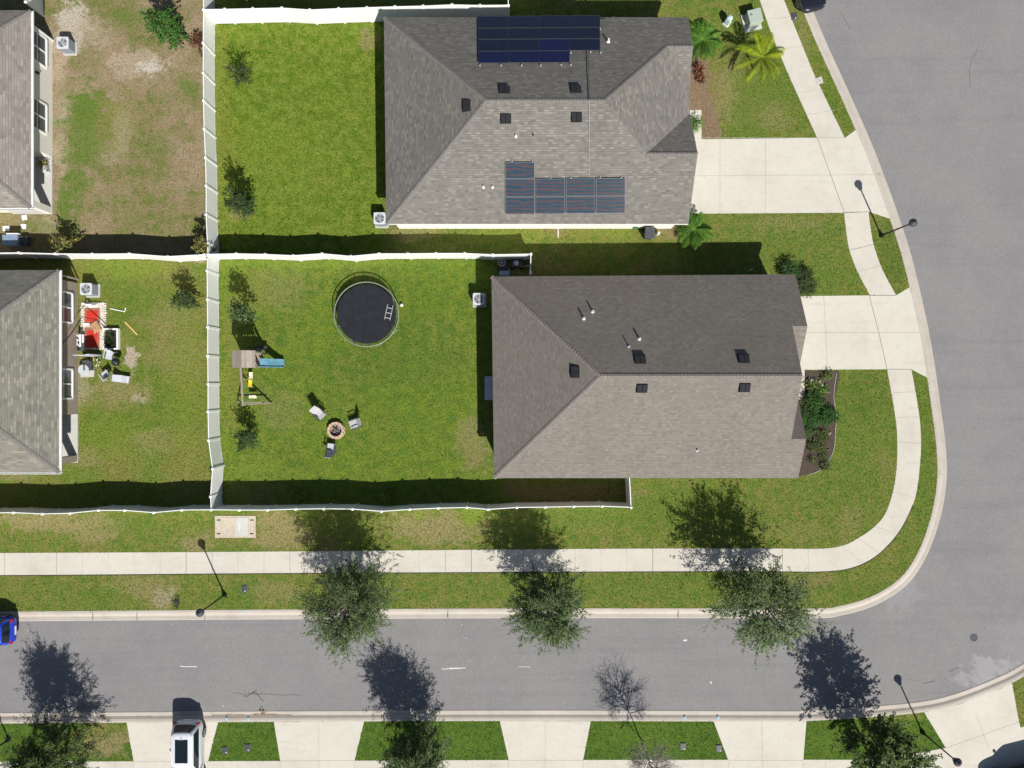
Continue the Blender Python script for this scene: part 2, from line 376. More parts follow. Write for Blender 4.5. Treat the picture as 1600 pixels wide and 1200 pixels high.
M['roofD'] = shingle_material('tan_shingles', (.17, .152, .135), (.25, .228, .205), (.31, .285, .25), .38)
M['capA'] = sm('cap_shingles', (.17, .16, .15), .95, .25, 8); M['capB'] = sm('cap_shingles_brown', (.19, .17, .155), .95, .25, 8)
M['white'] = sm('white_paint', (.80, .80, .78), .5, .05); M['offwhite'] = sm('offwhite_stucco', (.72, .70, .64), .9, .06, 10)
M['taupe'] = sm('taupe_stucco', (.32, .27, .225), .9, .08, 10); M['cream'] = sm('cream_stucco', (.78, .76, .71), .9, .05, 10)
M['glass'] = sm('window_glass', (.07, .075, .085), .28, .2, 2, spec=.6, bump=0)
M['vinyl'] = vinyl_material('white_vinyl', (.80, .81, .80)); M['post'] = sm('vinyl_post', (.80, .81, .80), .4, .04)
M['black'] = sm('black_plastic', (.018, .018, .022), .45, .3); M['dkgrey'] = sm('dark_grey', (.06, .065, .075), .5, .2)
M['vent'] = sm('vent_metal', (.022, .023, .028), .75, .3, 8, spec=.15)
M['grey'] = sm('grey_metal', (.33, .35, .38), .4, .12); M['galv'] = sm('galvanised', (.52, .54, .56), .35, .1, metal=.3)
M['acside'] = sm('condenser_side', (.22, .24, .27), .5, .2, 30); M['actop'] = sm('condenser_top', (.55, .57, .60), .4, .08)
M['bark'] = sm('bark', (.10, .085, .065), .95, .35, 10, bump=.6); M['greybark'] = sm('grey_bark', (.22, .20, .18), .95, .3, 10, bump=.5)
M['leafA'] = leaf_material('elm_leaves', (.040, .070, .020)); M['leafA2'] = leaf_material('elm_leaves_light', (.130, .190, .075))
M['leafB'] = leaf_material('shrub_leaves', (.035, .115, .018)); M['leafB2'] = leaf_material('shrub_leaves_light', (.075, .18, .03))
M['leafC'] = leaf_material('oak_leaves', (.045, .080, .026)); M['leafC2'] = leaf_material('oak_leaves_light', (.115, .165, .05))
M['palmY'] = leaf_material('yellow_palm', (.36, .40, .025), trans=.3); M['palmY2'] = leaf_material('yellow_green_palm', (.24, .34, .03), trans=.3)
M['palmG'] = leaf_material('green_palm', (.055, .15, .02)); M['palmG2'] = leaf_material('light_green_palm', (.12, .24, .04))
M['redleaf'] = leaf_material('red_cordyline', (.10, .028, .022)); M['redleaf2'] = leaf_material('bronze_cordyline', (.19, .09, .05))
M['dull'] = leaf_material('dull_leaves', (.14, .13, .04)); M['dull2'] = leaf_material('yellow_leaves', (.27, .24, .06))
M['mulch'] = sm('mulch', (.075, .055, .045), .95, .6, 14, bump=1.0); M['mulchb'] = sm('brown_mulch', (.19, .135, .085), .95, .5, 9, bump=.9)
M['rock'] = sm('white_rock', (.62, .58, .52), .8, .2, 10); M['steel'] = sm('steel', (.26, .30, .26), .6, .1, metal=.2)
M['mat'] = sm('trampoline_mat', (.020, .022, .028), .8, .2, 3, spec=.15); M['wood'] = plank_material('weathered_planks', (.30, .26, .22), (.40, .355, .31))
M['beam'] = sm('weathered_timber', (.30, .26, .21), .85, .25, 12); M['blueslide'] = sm('blue_plastic', (.12, .27, .36), .5, .35, 3)
M['yellow'] = sm('yellow_plastic', (.75, .60, .06), .4, .1); M['cream2'] = sm('pale_plastic', (.72, .68, .50), .4, .1)
M['green'] = sm('green_plastic', (.02, .16, .09), .4, .2); M['stone'] = sm('tan_stone', (.50, .36, .27), .9, .3, 9, bump=.5)
M['char'] = sm('charred_wood', (.05, .045, .042), .9, .6, 20, bump=.8); M['ash'] = sm('ash', (.24, .21, .19), .95, .5, 10)
M['sling'] = sm('grey_sling', (.42, .42, .43), .7, .1, 14); M['red'] = sm('red_mat', (.52, .03, .015), .9, .12, 10); M['redb'] = sm('mat_border', (.30, .13, .09), .9, .2, 10)
M['cloth'] = sm('tan_cloth', (.42, .25, .14), .9, .15); M['gravel'] = sm('pale_gravel', (.58, .52, .44), .95, .45, 16, bump=.9)
M['ltgrey'] = sm('light_grey_plastic', (.48, .51, .55), .4, .1); M['tgreen'] = sm('transformer_green', (.36, .42, .36), .5, .08)
M['pgreen'] = sm('pedestal_green', (.42, .56, .55), .4, .1); M['tanbox'] = sm('tan_vault', (.46, .40, .32), .85, .15, 6)
M['blkmetal'] = sm('black_metal', (.012, .013, .016), .4, .3); M['lens'] = sm('lamp_lens', (.10, .11, .13), .2, .2)
M['carwhite'] = sm('white_car_paint', (.60, .63, .69), .25, .02, coat=.6, bump=0); M['carblue'] = sm('blue_car_paint', (.015, .045, .48), .22, .05, coat=.8, bump=0)
M['carblack'] = sm('black_car_paint', (.010, .011, .016), .14, .1, coat=.9, bump=0, spec=.6); M['cglass'] = sm('car_glass', (.008, .014, .018), .05, .1, spec=.6, bump=0)
M['tyre'] = sm('tyre_rubber', (.02, .02, .02), .85, .2); M['rim'] = sm('alloy_rim', (.45, .46, .48), .3, .1, metal=.7)
M['tail'] = sm('tail_lamp', (.45, .01, .015), .2, .1); M['head'] = sm('headlamp', (.16, .17, .19), .15, .05)
M['chalk'] = sm('white_mark', (.62, .62, .62), .9, .2, 9); M['crack'] = sm('crack_sealer', (.10, .10, .10), .8, .3); M['stain'] = sm('gutter_stain', (.24, .19, .13), .9, .35, 3)
M['ynpaint'] = sm('blue_paint_mark', (.30, .55, .62), .9, .2, 5); M['lidgrey'] = sm('meter_lid', (.10, .11, .10), .7, .25, 20)
M['shade_slot_dark'] = sm('turf_shade_and_slot_dark', (.04, .04, .03), .95, .5)  # dark tone for the painted turf shade and the vault's lifting slots
M['sol1'] = solar_material('navy_solar_cells', (.006, .009, .030), (.008, .012, .038)); M['sol2'] = solar_material('blue_sheen_solar_cells', (.010, .048, .078), (.014, .058, .090), .5, (.03, .05, .065))
M['sol1b'] = solar_material('deep_blue_solar_cells', (.006, .008, .055), (.008, .011, .065))
M['alu'] = sm('aluminium_frame', (.20, .21, .22), .6, .08); M['pipegrey'] = sm('grey_conduit', (.34, .33, .31), .8, .1)
M['blueobj'] = sm('blue_grey_lid', (.20, .27, .38), .45, .2)
M['yplank'] = sm('yellow_timber', (.60, .42, .14), .8, .15)

# ------------------------------------------------------------------ setting
bigg = MB(); bigg.face([(-1500, -1500, -.145), (1500, -1500, -.145), (1500, 1500, -.145), (-1500, 1500, -.145)])
struct(bigg.build('ground', M['lawn']))
NL = [(900, -900), (1050, -500), (1180, -160), (1215, -75), (1250, 5), (1275, 65), (1300, 120), (1336, 200), (1355, 245), (1375, 298), (1390, 340), (1407, 392), (1420, 442), (1432, 495), (1441, 540), (1449, 590), (1457, 647), (1463, 695), (1465, 740), (1460, 785), (1447, 833), (1431, 870), (1410, 900), (1383, 921), (1350, 937), (1312, 947), (1275, 951), (1100, 951), (800, 951), (400, 953), (0, 956), (-700, 961), (-1600, 967)]
SL = [(-1600, 1138), (-700, 1132), (0, 1130), (400, 1127.5), (800, 1126), (1200, 1127), (1262, 1126), (1362, 1120), (1445, 1112), (1500, 1099), (1562, 1075), (1600, 1056), (1680, 1005), (1750, 930), (1800, 830), (1825, 700), (1820, 500), (1790, 300), (1740, 120), (1660, -80), (1560, -300), (1440, -560), (1290, -900)]
NLs = [G(*p) for p in crom(NL, 5)]; SLs = [G(*p) for p in crom(SL, 5)]
def flat(name, pts, z, mat, st=True):
    b = MB(); a = sum(pts[i][0] * pts[(i + 1) % len(pts)][1] - pts[(i + 1) % len(pts)][0] * pts[i][1] for i in range(len(pts)))
    if a < 0: pts = pts[::-1]
    b.face([(x, y, z) for x, y in pts]); o = b.build(name, mat)
    return struct(o) if st else o
flat('road', NLs + SLs, -.10, M['asphalt'])
nb = NLs + [G(-1600, -900)]; flat('lawn', nb, 0, M['lawn'])
flat('lawn', SLs + [G(2700, -900), G(2700, 2400), G(-1600, 2400)], 0, M['lawn'])
def kerb(line):
    prof = [(-.02, -.14), (-.02, .012), (.10, .018), (.22, -.005), (.36, -.078), (.40, -.082), (.62, -.070), (.66, -.088), (.66, -.14)]
    b = MB(); rows = []
    for i, p in enumerate(line):
        a = line[max(i - 1, 0)]; c = line[min(i + 1, len(line) - 1)]
        d = Vector((c[0] - a[0], c[1] - a[1])).normalized(); n = Vector((-d.y, d.x))
        rows.append([(p[0] + n.x * q, p[1] + n.y * q, z) for q, z in prof])
    b.grid(rows); struct(b.build('kerb', M['kerb']))
kerb(NLs); kerb(SLs)

WALKS = []
def ribbon(name, L, R, z, mat):
    pts = L + R[::-1]; WALKS.append(pts); return flat(name, pts, z, mat)
# pavement along the street and round the corner
wl = crom([(-1600, 870), (-700, 867), (0, 864), (400, 862), (800, 858.5), (1040, 857), (1200, 857), (1300, 856), (1344, 839), (1377, 812), (1392, 780), (1400, 740), (1402, 695), (1399, 652), (1386, 577)], 6)
wr = crom([(-1600, 906), (-700, 902), (0, 899), (400, 896), (800, 894), (1040, 893), (1200, 893), (1290, 893), (1335, 886), (1370, 868), (1399, 839), (1417, 810), (1430, 777), (1436, 740), (1439, 695), (1436, 647), (1424, 577)], 6)
ribbon('pavement', [G(*p) for p in wl], [G(*p) for p in wr], .008, M['walk'])
nl = [(1319, 333), (1322, 360), (1327, 390), (1340, 425), (1359, 461)]; nr = [(1357, 331), (1360, 355), (1365, 382), (1378, 420), (1400, 461)]
ribbon('pavement', [G(*p) for p in crom(nl, 4)], [G(*p) for p in crom(nr, 4)], .008, M['walk'])
ul = [(880, -900), (1020, -420), (1120, -160), (1187, 0), (1206, 55), (1232, 117), (1277, 216)]; ur = [(918, -900), (1058, -420), (1160, -160), (1225, 0), (1247, 55), (1270, 112), (1320, 216)]
ribbon('pavement', [G(*p) for p in ul], [G(*p) for p in ur], .008, M['walk'])
sl_ = [(-1600, 1195), (0, 1190), (420, 1189), (780, 1187.5), (1200, 1187), (1360, 1187), (1428, 1178), (1480, 1168), (1560, 1150), (1640, 1120), (1730, 1050), (1800, 960), (1870, 830), (1900, 690), (1890, 480), (1850, 250)]
sr_ = [(-1600, 1231), (0, 1226), (420, 1225), (780, 1223.5), (1200, 1223), (1370, 1223), (1440, 1214), (1500, 1203), (1580, 1184), (1668, 1150), (1762, 1076), (1836, 980), (1908, 840), (1938, 692), (1926, 478), (1886, 245)]
ribbon('pavement', [G(*p) for p in sl_], [G(*p) for p in sr_], .008, M['walk'])
def poly(name, pts, z, mat): q = [G(*p) for p in pts]; WALKS.append(q); return flat(name, q, z, mat)
poly('driveway', [(1060, 218), (1277, 215.5), (1320, 215.5), (1337, 203), (1357, 248), (1377, 300), (1391, 342), (1357, 331), (1319, 332.5), (1060, 334)], .012, M['drive'])
poly('driveway', [(1225, 463), (1358, 461.5), (1400, 461.5), (1421, 449), (1433, 497), (1442, 541), (1450, 591), (1424, 577), (1386, 577), (1225, 578)], .012, M['drive'])
for q in ([(198, 1129), (341, 1128), (325, 1190), (325, 1500), (209, 1500), (209, 1190)], [(428, 1128), (569, 1127), (554, 1188), (554, 1500), (438, 1500), (438, 1189)],
          [(781, 1126.5), (923, 1127), (911, 1188), (911, 1500), (795, 1500), (795, 1188)], [(1115, 1127), (1260, 1126.5), (1255, 1188), (1255, 1500), (1138, 1500), (1138, 1188)],
          [(-160, 1131), (-30, 1131), (-42, 1190), (-42, 1500), (-150, 1500), (-150, 1190)]):
    poly('driveway', q, .012, M['drive'])
poly('driveway', [(1444, 1113), (1500, 1100), (1562, 1076), (1581, 1067), (1592, 1128), (1610, 1190), (1720, 1420), (1610, 1480), (1500, 1215), (1478, 1169)], .012, M['drive'])
poly('path', [(1077, 172), (1096, 172), (1096, 219), (1060, 219), (1060, 172)], .016, M['drive'])
poly('path', [(1225, 577), (1257, 577), (1257, 624), (1225, 624)], .016, M['drive'])
# joints
jb = MB()
def line(b, pts, wd, z, m=0):
    for a, c in zip(pts, pts[1:]):
        a = Vector(G(*a)); c = Vector(G(*c)); d = (c - a); n = Vector((-d.y, d.x)).normalized() * wd / 2
        b.face([(a.x - n.x, a.y - n.y, z), (c.x - n.x, c.y - n.y, z), (c.x + n.x, c.y + n.y, z), (a.x + n.x, a.y + n.y, z)], m)
def lerp(L, x):
    for a, b in zip(L, L[1:]):
        if a[0] <= x <= b[0]: return a[1] + (b[1] - a[1]) * (x - a[0]) / (b[0] - a[0] + 1e-9)
x = -600
R_ = random.Random(4)
while x < 1290:
    y0 = lerp(wl, x); y1 = lerp(wr, x)
    if y0 and y1: line(jb, [(x, y0), (x, y1)], .035 if R_.random() < .3 else .022, .0125, 0 if R_.random() < .35 else 1)
    x += 40.5
for a, b in (((1312, 851), (1348, 880)), ((1340, 841), (1374, 864)), ((1366, 822), (1404, 836)), ((1394, 768), (1430, 778)), ((1402, 691), (1439, 693)), ((1398, 652), (1437, 652)), ((1395, 614), (1431, 612)), ((1327, 391), (1365, 382)), ((1216, 78), (1254, 72)), ((1243, 145), (1288, 140)), ((1199, 30), (1238, 26)), ((1338, 425), (1375, 415)), ((1258, 180), (1305, 172))):
    line(jb, [a, b], .025, .0125, 1 if a[1] != 391 else 0)
for a, b in (((1060, 215.5), (1320, 215.5)), ((1125, 218), (1125, 334)), ((1196, 217), (1196, 333)), ((1277, 216), (1319, 332)), ((1060, 275), (1378, 273)), ((1319, 332), (1357, 331)), ((1287, 463), (1293, 578)), ((1358, 461), (1373, 520)), ((1373, 520), (1386, 577)), ((1225, 520), (1438, 519.5)), ((1386, 577), (1424, 577)), ((1358, 461.6), (1400, 461.6)),
             ((1524, 1114), (1545, 1170)), ((270, 1129), (267, 1300)), ((498, 1128), (498, 1300)), ((852, 1127), (852, 1300)), ((1190, 1127), (1195, 1300)),
             ((209, 1190), (325, 1190)), ((438, 1189), (554, 1188)), ((795, 1188), (911, 1188)), ((1138, 1188), (1255, 1188)), ((1478, 1169), (1592, 1128)), ((209, 1190), (209, 1226)), ((325, 1190), (325, 1226)), ((438, 1190), (438, 1226)), ((554, 1190), (554, 1226)), ((795, 1190), (795, 1226)), ((911, 1190), (911, 1226)), ((1138, 1190), (1138, 1226)), ((1255, 1190), (1255, 1226))):
    line(jb, [a, b], .03, .0165, 0 if (a[0] in (1277, 1358, 1373, 1319) or a == b) else (1 if a[1] > 1100 or a[0] in (1125, 1196, 1060, 1225, 1287) else 0))
for xx in list(range(-20, 200, 40)) + [348, 372, 395, 590, 618, 700, 738, 768, 822, 850, 880, 960, 1000, 1040, 1098, 1290, 1330, 1370]:
    line(jb, [(xx, 1189), (xx, 1224)], .02, .0125, 1)
struct(jb.build('pavement_joints', [M['joint'], M['fjoint']]))
# shade of turf overhanging the pavement, painted as a thin dark strip
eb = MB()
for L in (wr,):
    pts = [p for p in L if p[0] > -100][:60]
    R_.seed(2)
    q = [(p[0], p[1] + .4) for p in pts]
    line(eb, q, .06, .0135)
struct(eb.build('pavement_edge_shade', M['shade_slot_dark']))
# kerb joints and marks
kb = MB()
for x, y0, y1 in ((145, 955.5, 971), (214, 955.5, 971), (320, 954.8, 970), (500, 953, 968), (700, 952, 967), (900, 951.5, 966), (1060, 951.5, 966)):
    line(kb, [(x, y0), (x, y1)], .035, .022)
struct(kb.build('kerb_joints', M['joint']))
rd = MB()
R_.seed(9)
def wob(a, b, n, amp):
    return [(a[0] + (b[0] - a[0]) * i / n + R_.uniform(-amp, amp), a[1] + (b[1] - a[1]) * i / n + R_.uniform(-amp, amp)) for i in range(n + 1)]
line(rd, wob((690, 1046), (728, 1045), 8, 1), .05, -.096); line(rd, wob((703, 1045), (718, 1045), 5, 1), .08, -.095)
line(rd, wob((280, 1042), (307, 1043), 4, .4), .05, -.096); line(rd, wob((810, 1043), (828, 1043), 3, .4), .03, -.096)
line(rd, [(1068, 1001.5), (1074, 1001)], .09, -.096); line(rd, [(1110, 1066), (1113, 1069)], .08, -.096)
for i in range(16):
    x = R_.uniform(20, 1240); y = R_.uniform(975, 1105); line(rd, [(x, y), (x + R_.uniform(.6, 1.6), y + R_.uniform(-.6, .6))], .05, -.096)
struct(rd.build('road_marks', M['chalk']))
rc = MB()
line(rc, wob((362, 1084), (470, 1088), 22, 1.1), .035, -.0965); line(rc, wob((380, 1090), (400, 1080), 8, 2), .06, -.0965); line(rc, wob((395, 1082), (412, 1095), 5, 2), .06, -.0965)
line(rc, crom([(1530, 75), (1520, 92), (1516, 112), (1518, 135)], 5), .03, -.0965)
line(rc, wob((1445, 1068), (1462, 1066), 6, 1.5), .05, -.0965); line(rc, wob((1485, 1050), (1500, 1043), 4, .8), .05, -.0965); line(rc, wob((1314, 15), (1330, 45), 5, .8), .03, -.0965)
for i in range(60):
    x = R_.uniform(20, 1560); y = R_.uniform(985, 1100) if x < 1380 else R_.uniform(100, 1000); 
    if x > 1380: x = R_.uniform(1490, 1600)
    line(rc, [(x, y), (x + R_.uniform(.5, 1.5), y + R_.uniform(-.8, .8))], .04, -.0965)
struct(rc.build('road_cracks', M['crack']))
st_ = MB()
def blob(b, pts, z): b.face([(*G(*p), z) for p in pts][::-1])
line(st_, wob((330, 1118), (455, 1119), 16, .8), .11, -.078); line(st_, wob((395, 1117), (432, 1119), 8, 1), .26, -.076); line(st_, wob((0, 1121), (268, 1120), 30, .5), .05, -.078)
line(st_, wob((450, 1119), (1240, 1119.5), 60, .4), .04, -.078); line(st_, wob((406, 1108), (412, 1115), 4, 1), .3, -.07)
struct(st_.build('gutter_stain', M['stain']))
pm = MB()
for x, y in ((354, 1124), (388, 1124), (1070, 1122), (1122, 1122), (381, 955.5)): line(pm, [(x, y - 2.5), (x + .6, y + 2.5)], .12, .023)
struct(pm.build('paint_marks', M['ynpaint']))
# garden beds
def bed(pts, z, mat): return flat('garden_bed', [G(*p) for p in crom(pts + [pts[0]], 4)[:-1]], z, mat)
bed([(1230, 579), (1262, 579), (1300, 579), (1312, 583), (1307, 610), (1304, 628), (1308, 648), (1306, 672), (1303, 700), (1295, 722), (1280, 736), (1262, 741), (1240, 742), (1228, 700), (1228, 640)], .010, M['mulch'])
bed([(1060, 60), (1100, 78), (1106, 110), (1108, 140), (1114, 165), (1122, 190), (1127, 215), (1097, 216), (1070, 216), (1060, 130)], .010, M['mulchb'])

# ------------------------------------------------------------------ houses
def roofpoly(b, pts, m=0):
    a, c, d = (Vector(p) for p in pts[:3]); n = (c - a).cross(d - a).normalized()
    for i in range(2, len(pts) - 1):
        if n.length > .5: break
    if n.z < 0: pts = pts[::-1]; n = -n
    g = Vector((n.x, n.y, 0)).normalized(); u = Vector((-g.y, g.x, 0)); cs = n.z
    uv = [(Vector(p).dot(u) + 50, 100 - Vector(p).dot(g) / cs) for p in pts]
    b.face(pts, m, uv)
def ridgecap(b, a, c, wd=.13):
    a = Vector(a); c = Vector(c); d = (c - a).normalized(); n = Vector((-d.y, d.x, 0)).normalized() * wd
    dz = .42 * wd
    if abs(d.z) > .1: dz *= .75
    L = (c - a).length; k = max(1, int(L / .2)); 
    for i in range(k):
        p = a + (c - a) * i / k; q = a + (c - a) * (i + 1) / k; h0 = .034; h1 = .018
        b.face([p - n + Vector((0, 0, h0 - dz)), q - n + Vector((0, 0, h1 - dz)), q + Vector((0, 0, h1)), p + Vector((0, 0, h0))])
        b.face([p + Vector((0, 0, h0)), q + Vector((0, 0, h1)), q + n + Vector((0, 0, h1 - dz)), p + n + Vector((0, 0, h0 - dz))])
def house(name, loc, label, polys, edge, caps, walls, roofm, capm, wallm, fasm, gutter=None):
    r = thing(name, (loc[0], loc[1], 0), label, 'house')
    b = MB()
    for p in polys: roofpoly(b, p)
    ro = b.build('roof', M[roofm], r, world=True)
    so_ = ro.modifiers.new('thick', 'SOLIDIFY'); so_.thickness = .05; so_.offset = -1
    if caps:
        for a, c in caps:
            b = MB(); ridgecap(b, a, c)
            o = b.build('ridge_cap', M[capm], ro); o.data.transform(Matrix.Translation((-loc[0], -loc[1], 0)))
    b = MB()
    for a, c in zip(edge, edge[1:] + edge[:1]):
        a = Vector(a); c = Vector(c); d = Vector((c.x - a.x, c.y - a.y, 0)).normalized(); n = Vector((d.y, -d.x, 0))  # loop runs counter-clockwise: n points outwards
        t = .028
        q = [a + n * .004 + Vector((0, 0, -.055)), c + n * .004 + Vector((0, 0, -.055)), c + n * .004 + Vector((0, 0, -.24)), a + n * .004 + Vector((0, 0, -.24))]
        b.face([q[3], q[2], q[1], q[0]]); q2 = [v - n * t for v in q]; b.face(q2)
        b.face([q[2], q[3], q2[3], q2[2]]); b.face([q[0], q[1], q2[1], q2[0]])
    b.build('fascia', M[fasm], r, world=True)
    if gutter:
        b = MB()
        for a, c in gutter:
            a = Vector(a); c = Vector(c); d = Vector((c.x - a.x, c.y - a.y, 0)).normalized(); n = Vector((d.y, -d.x, 0))
            prof = [(.0, -.16), (.10, -.16), (.125, -.05), (.125, -.035), (.112, -.035), (.10, -.14), (.012, -.14), (.0, -.03)]
            b.grid([[p + n * (x + .006) + Vector((0, 0, z)) for x, z in prof] for p in (a, c)], 0, True, True, True)
        b.build('gutter', M['white'], r, world=True)
    b = MB()
    for w_ in walls:
        c = w_[0]; z1 = w_[1] if len(w_) > 1 else 2.86
        b.prism(c, -.05, z1)
    b.build('wall', M[wallm], r, world=True)
    return r
def gablewall(r, x, y0, y1, ya, z0, za, mat):
    b = MB(); t = .12
    tri = [(y0, z0), (y1, z0), (ya, za)]
    b.face([(x, y, z) for y, z in tri]); b.face([(x - t, y, z) for y, z in tri[::-1]])
    for i in range(3):
        a = tri[i]; c = tri[(i + 1) % 3]; b.face([(x, *a), (x - t, *a), (x - t, *c), (x, *c)])
    b.build('gable_wall', M[mat], r, world=True)
def window_east(r, x, y0, y1, z0, z1, mat='white'):
    "double window on an east-facing wall"
    f = MB(); t = .11
    f.box(x + .002, x + .07, y0 - t, y0, z0 - t, z1 + t); f.box(x + .002, x + .07, y1, y1 + t, z0 - t, z1 + t)
    f.box(x + .002, x + .10, y0, y1, z0 - t, z0); f.box(x + .002, x + .07, y0, y1, z1, z1 + t)
    ym = (y0 + y1) / 2; f.box(x + .004, x + .055, ym - .045, ym + .045, z0, z1)
    zm = (z0 + z1) / 2 + .05; f.box(x + .004, x + .045, y0, ym - .045, zm - .03, zm + .03); f.box(x + .004, x + .045, ym + .045, y1, zm - .03, zm + .03)
    wo = f.build('window', M[mat], r, world=True)
    for a, b_ in ((y0, ym), (ym, y1)):
        g = MB(); g.box(x + .002, x + .018, a + .002, b_ - .002, z0 + .002, z1 - .002)
        o = g.build('pane', M['glass'], wo); o.data.transform(Matrix.Translation((-r.location.x, -r.location.y, 0)))
def rvent(r, x, y, h0, dirn, wd=.58, dp=.42):
    "dark low box vent on a roof plane: dirn = downhill direction"
    g = Vector(dirn).normalized(); u = Vector((-g.y, g.x, 0)); z0 = h0
    b = MB(); s = .5
    px, py, _ = P(x, y, z0 + .15)
    c = Vector((px, py, z0))
    def pt(a, d, up): return c + u * a + g * d + Vector((0, 0, -s * d + up))
    lo = [pt(-wd / 2 - .04, -dp / 2 - .04, .02), pt(wd / 2 + .04, -dp / 2 - .04, .02), pt(wd / 2 + .04, dp / 2 + .04, .02), pt(-wd / 2 - .04, dp / 2 + .04, .02)]
    b.grid([[q + Vector((0, 0, -.05)) for q in lo], lo], 0, True, True, True)
    for a0, a1 in ((-wd / 2, -.012), (.012, wd / 2)):
        q0 = [pt(a0, -dp / 2, .02), pt(a1, -dp / 2, .02), pt(a1, dp / 2, .02), pt(a0, dp / 2, .02)]
        q1 = [pt(a0, -dp / 2, .11), pt(a1, -dp / 2, .11), pt(a1, dp / 2, .21), pt(a0, dp / 2, .21)]
        b.grid([q0, q1], 0, True, True, True)
    b.box(c.x - .012, c.x + .012, c.y - .012, c.y + .012, c.z, c.z + .1)
    b.build('roof_vent', M['vent'], r, world=True)
def rpipe(r, x, y, h0, rad=.05, hh=.42, mat='white'):
    px, py, _ = P(x, y, h0 + hh)
    b = MB(); b.lathe([(rad, h0 - .1), (rad, h0 + hh), (rad * .75, h0 + hh), (rad * .72, h0 + hh - .08)], (px, py), 10)
    b.lathe([(rad * 2.6, h0 - .10), (rad * 1.5, h0 + .08), (rad * 1.02, h0 + .09)], (px, py), 10)
    b.build('vent_pipe', M[mat], r, smooth=False, world=True)

E = 2.9
# upper middle house
W0, W1, Y0, Y1 = -7.94, 11.0, 9.98, 22.87; RY = (Y0 + Y1) / 2; RZ = E + .5 * (Y1 - Y0) / 2; RX0 = W0 + (Y1 - Y0) / 2; RX1 = 5.37
dN = 4.07; zN = RZ - .5 * dN; gy, gz = 13.76, E + .5 * (13.76 - Y0); gx = RX1 + 2 * (RZ - gz); ze = RZ - .5 * (W1 - RX1)
yv1 = gy + (gz - ze) * 2; yv2 = RY + dN - (zN - ze) * 2
A = dict(sw=(W0 + .1, Y0, E), nw=(W0 - .05, Y1, E), r0=(RX0, RY, RZ), r1=(RX1, RY, RZ), n0=(RX1 + dN, RY + dN, zN), n1=(W1, RY + dN, zN), ne=(W1, Y1, E), v2=(W1, yv2, ze), v1=(W1, yv1, ze), g0=(gx, gy, gz), g1=(W1 + .1, gy, gz), se=(W1, Y0, E))
edge = [A[k] for k in ('sw', 'se', 'g1', 'v1', 'v2', 'n1', 'ne', 'nw')]
i_ = .36
hA = house('shingled_house', (1.5, RY), 'grey shingled house with solar panels on both roof slopes', [
    [A['sw'], A['r0'], A['nw']], [A['nw'], A['r0'], A['r1'], A['n0'], A['n1'], A['ne']], [A['sw'], A['se'], A['g1'], A['g0'], A['r1'], A['r0']],
    [A['r1'], A['g0'], A['v1'], A['v2'], A['n0']], [A['n0'], A['v2'], A['n1']], [A['g0'], A['g1'], A['v1']]], edge,
    [(A['r0'], A['r1']), (A['sw'], A['r0']), (A['nw'], A['r0']), (A['r1'], A['n0']), (A['n0'], A['n1']), (A['g0'], A['g1'])],
    [([(W0 + .45, Y0 + .33), (W1 - .45, Y0 + .33), (W1 - .45, Y1 - .4), (W0 + .45, Y1 - .4)],)], 'roofA', 'capA', 'cream', 'white')
gablewall(hA, W1 - .45, Y0 + .33, yv1 + .6, gy, 2.86, gz - .28, 'cream'); gablewall(hA, W1 - .46, yv2 - .8, Y1 - .4, RY + dN, 2.86, zN - .25, 'cream')
b = MB(); b.box(W1 - .44, W1 - .40, 11.3, 16.1, .02, 2.2)
b.build('garage_door', M['white'], hA, world=True)
def slopeN(y): return E + .5 * (Y1 - y)
def slopeS(y): return E + .5 * (y - Y0)
def zat(fn, py, extra=0):
    z = 4.5
    for _ in range(20):
        y = (600 - py) * (CH - z - extra) / FP; z = fn(y)
    return z
for x, y in ((788, 139), (900, 138)): rvent(hA, x, y, zat(slopeN, y, .15), (0, 1, 0))
for x, y in ((790, 184), (901, 182)): rvent(hA, x, y, zat(slopeS, y, .15), (0, -1, 0))
def slopeW(px, x0): 
    z = 4.5
    for _ in range(20):
        xx = (px - 800) * (CH - z - .15) / FP; z = E + .5 * (xx - x0)
    return z
rvent(hA, 728.5, 164, slopeW(728.5, W0), (-1, 0, 0))
for x, y in ((806, 211), (755, 291), (769.5, 291)): rpipe(hA, x, y, zat(slopeS, y, .3), .045, .22)
rpipe(hA, 833, 209, zat(slopeS, 209, .3), .03, .2, 'black'); rpipe(hA, 951.5, 61, zat(slopeN, 61, .4), .06, .35)
# solar panels: u along x, v down the slope
def panel(r, x0, x1, y0, y1, fn, mat, fr='alu', down=1):
    def Q(px, py):
        z = zat(fn, py, .12) + .12; return Vector(P(px, py, z))
    a, b_, c, d = Q(x0, y1), Q(x1, y1), Q(x1, y0), Q(x0, y0)
    n = (b_ - a).cross(d - a).normalized(); t = n * .035; e = .018 if fr == 'alu' else .010
    m = MB(); ux = (b_ - a).normalized(); vy = (d - a).normalized(); lx = (b_ - a).length; ly = (d - a).length
    q = [a + ux * e + vy * e, b_ - ux * e + vy * e, c - ux * e - vy * e, d + ux * e - vy * e]
    m.face([p + t * .8 for p in q], 0, [(0, 0), (lx, 0), (lx, ly), (0, ly)])
    m.face([p for p in q[::-1]])
    p_ = m.build('solar_panel', M[mat], r, world=True)
    f = MB()
    f.grid([[a, b_, c, d], [v + t for v in (a, b_, c, d)], [v + t for v in q], [v + t * .78 for v in q]], 0, True)
    o = f.build('frame', M[fr], p_); o.data.transform(Matrix.Translation((-r.location.x, -r.location.y, 0)))
xs = [747.5, 795, 842.5, 890.5, 938]; ys = [26, 45, 62.5, 81, 99.5]
R_.seed(3)
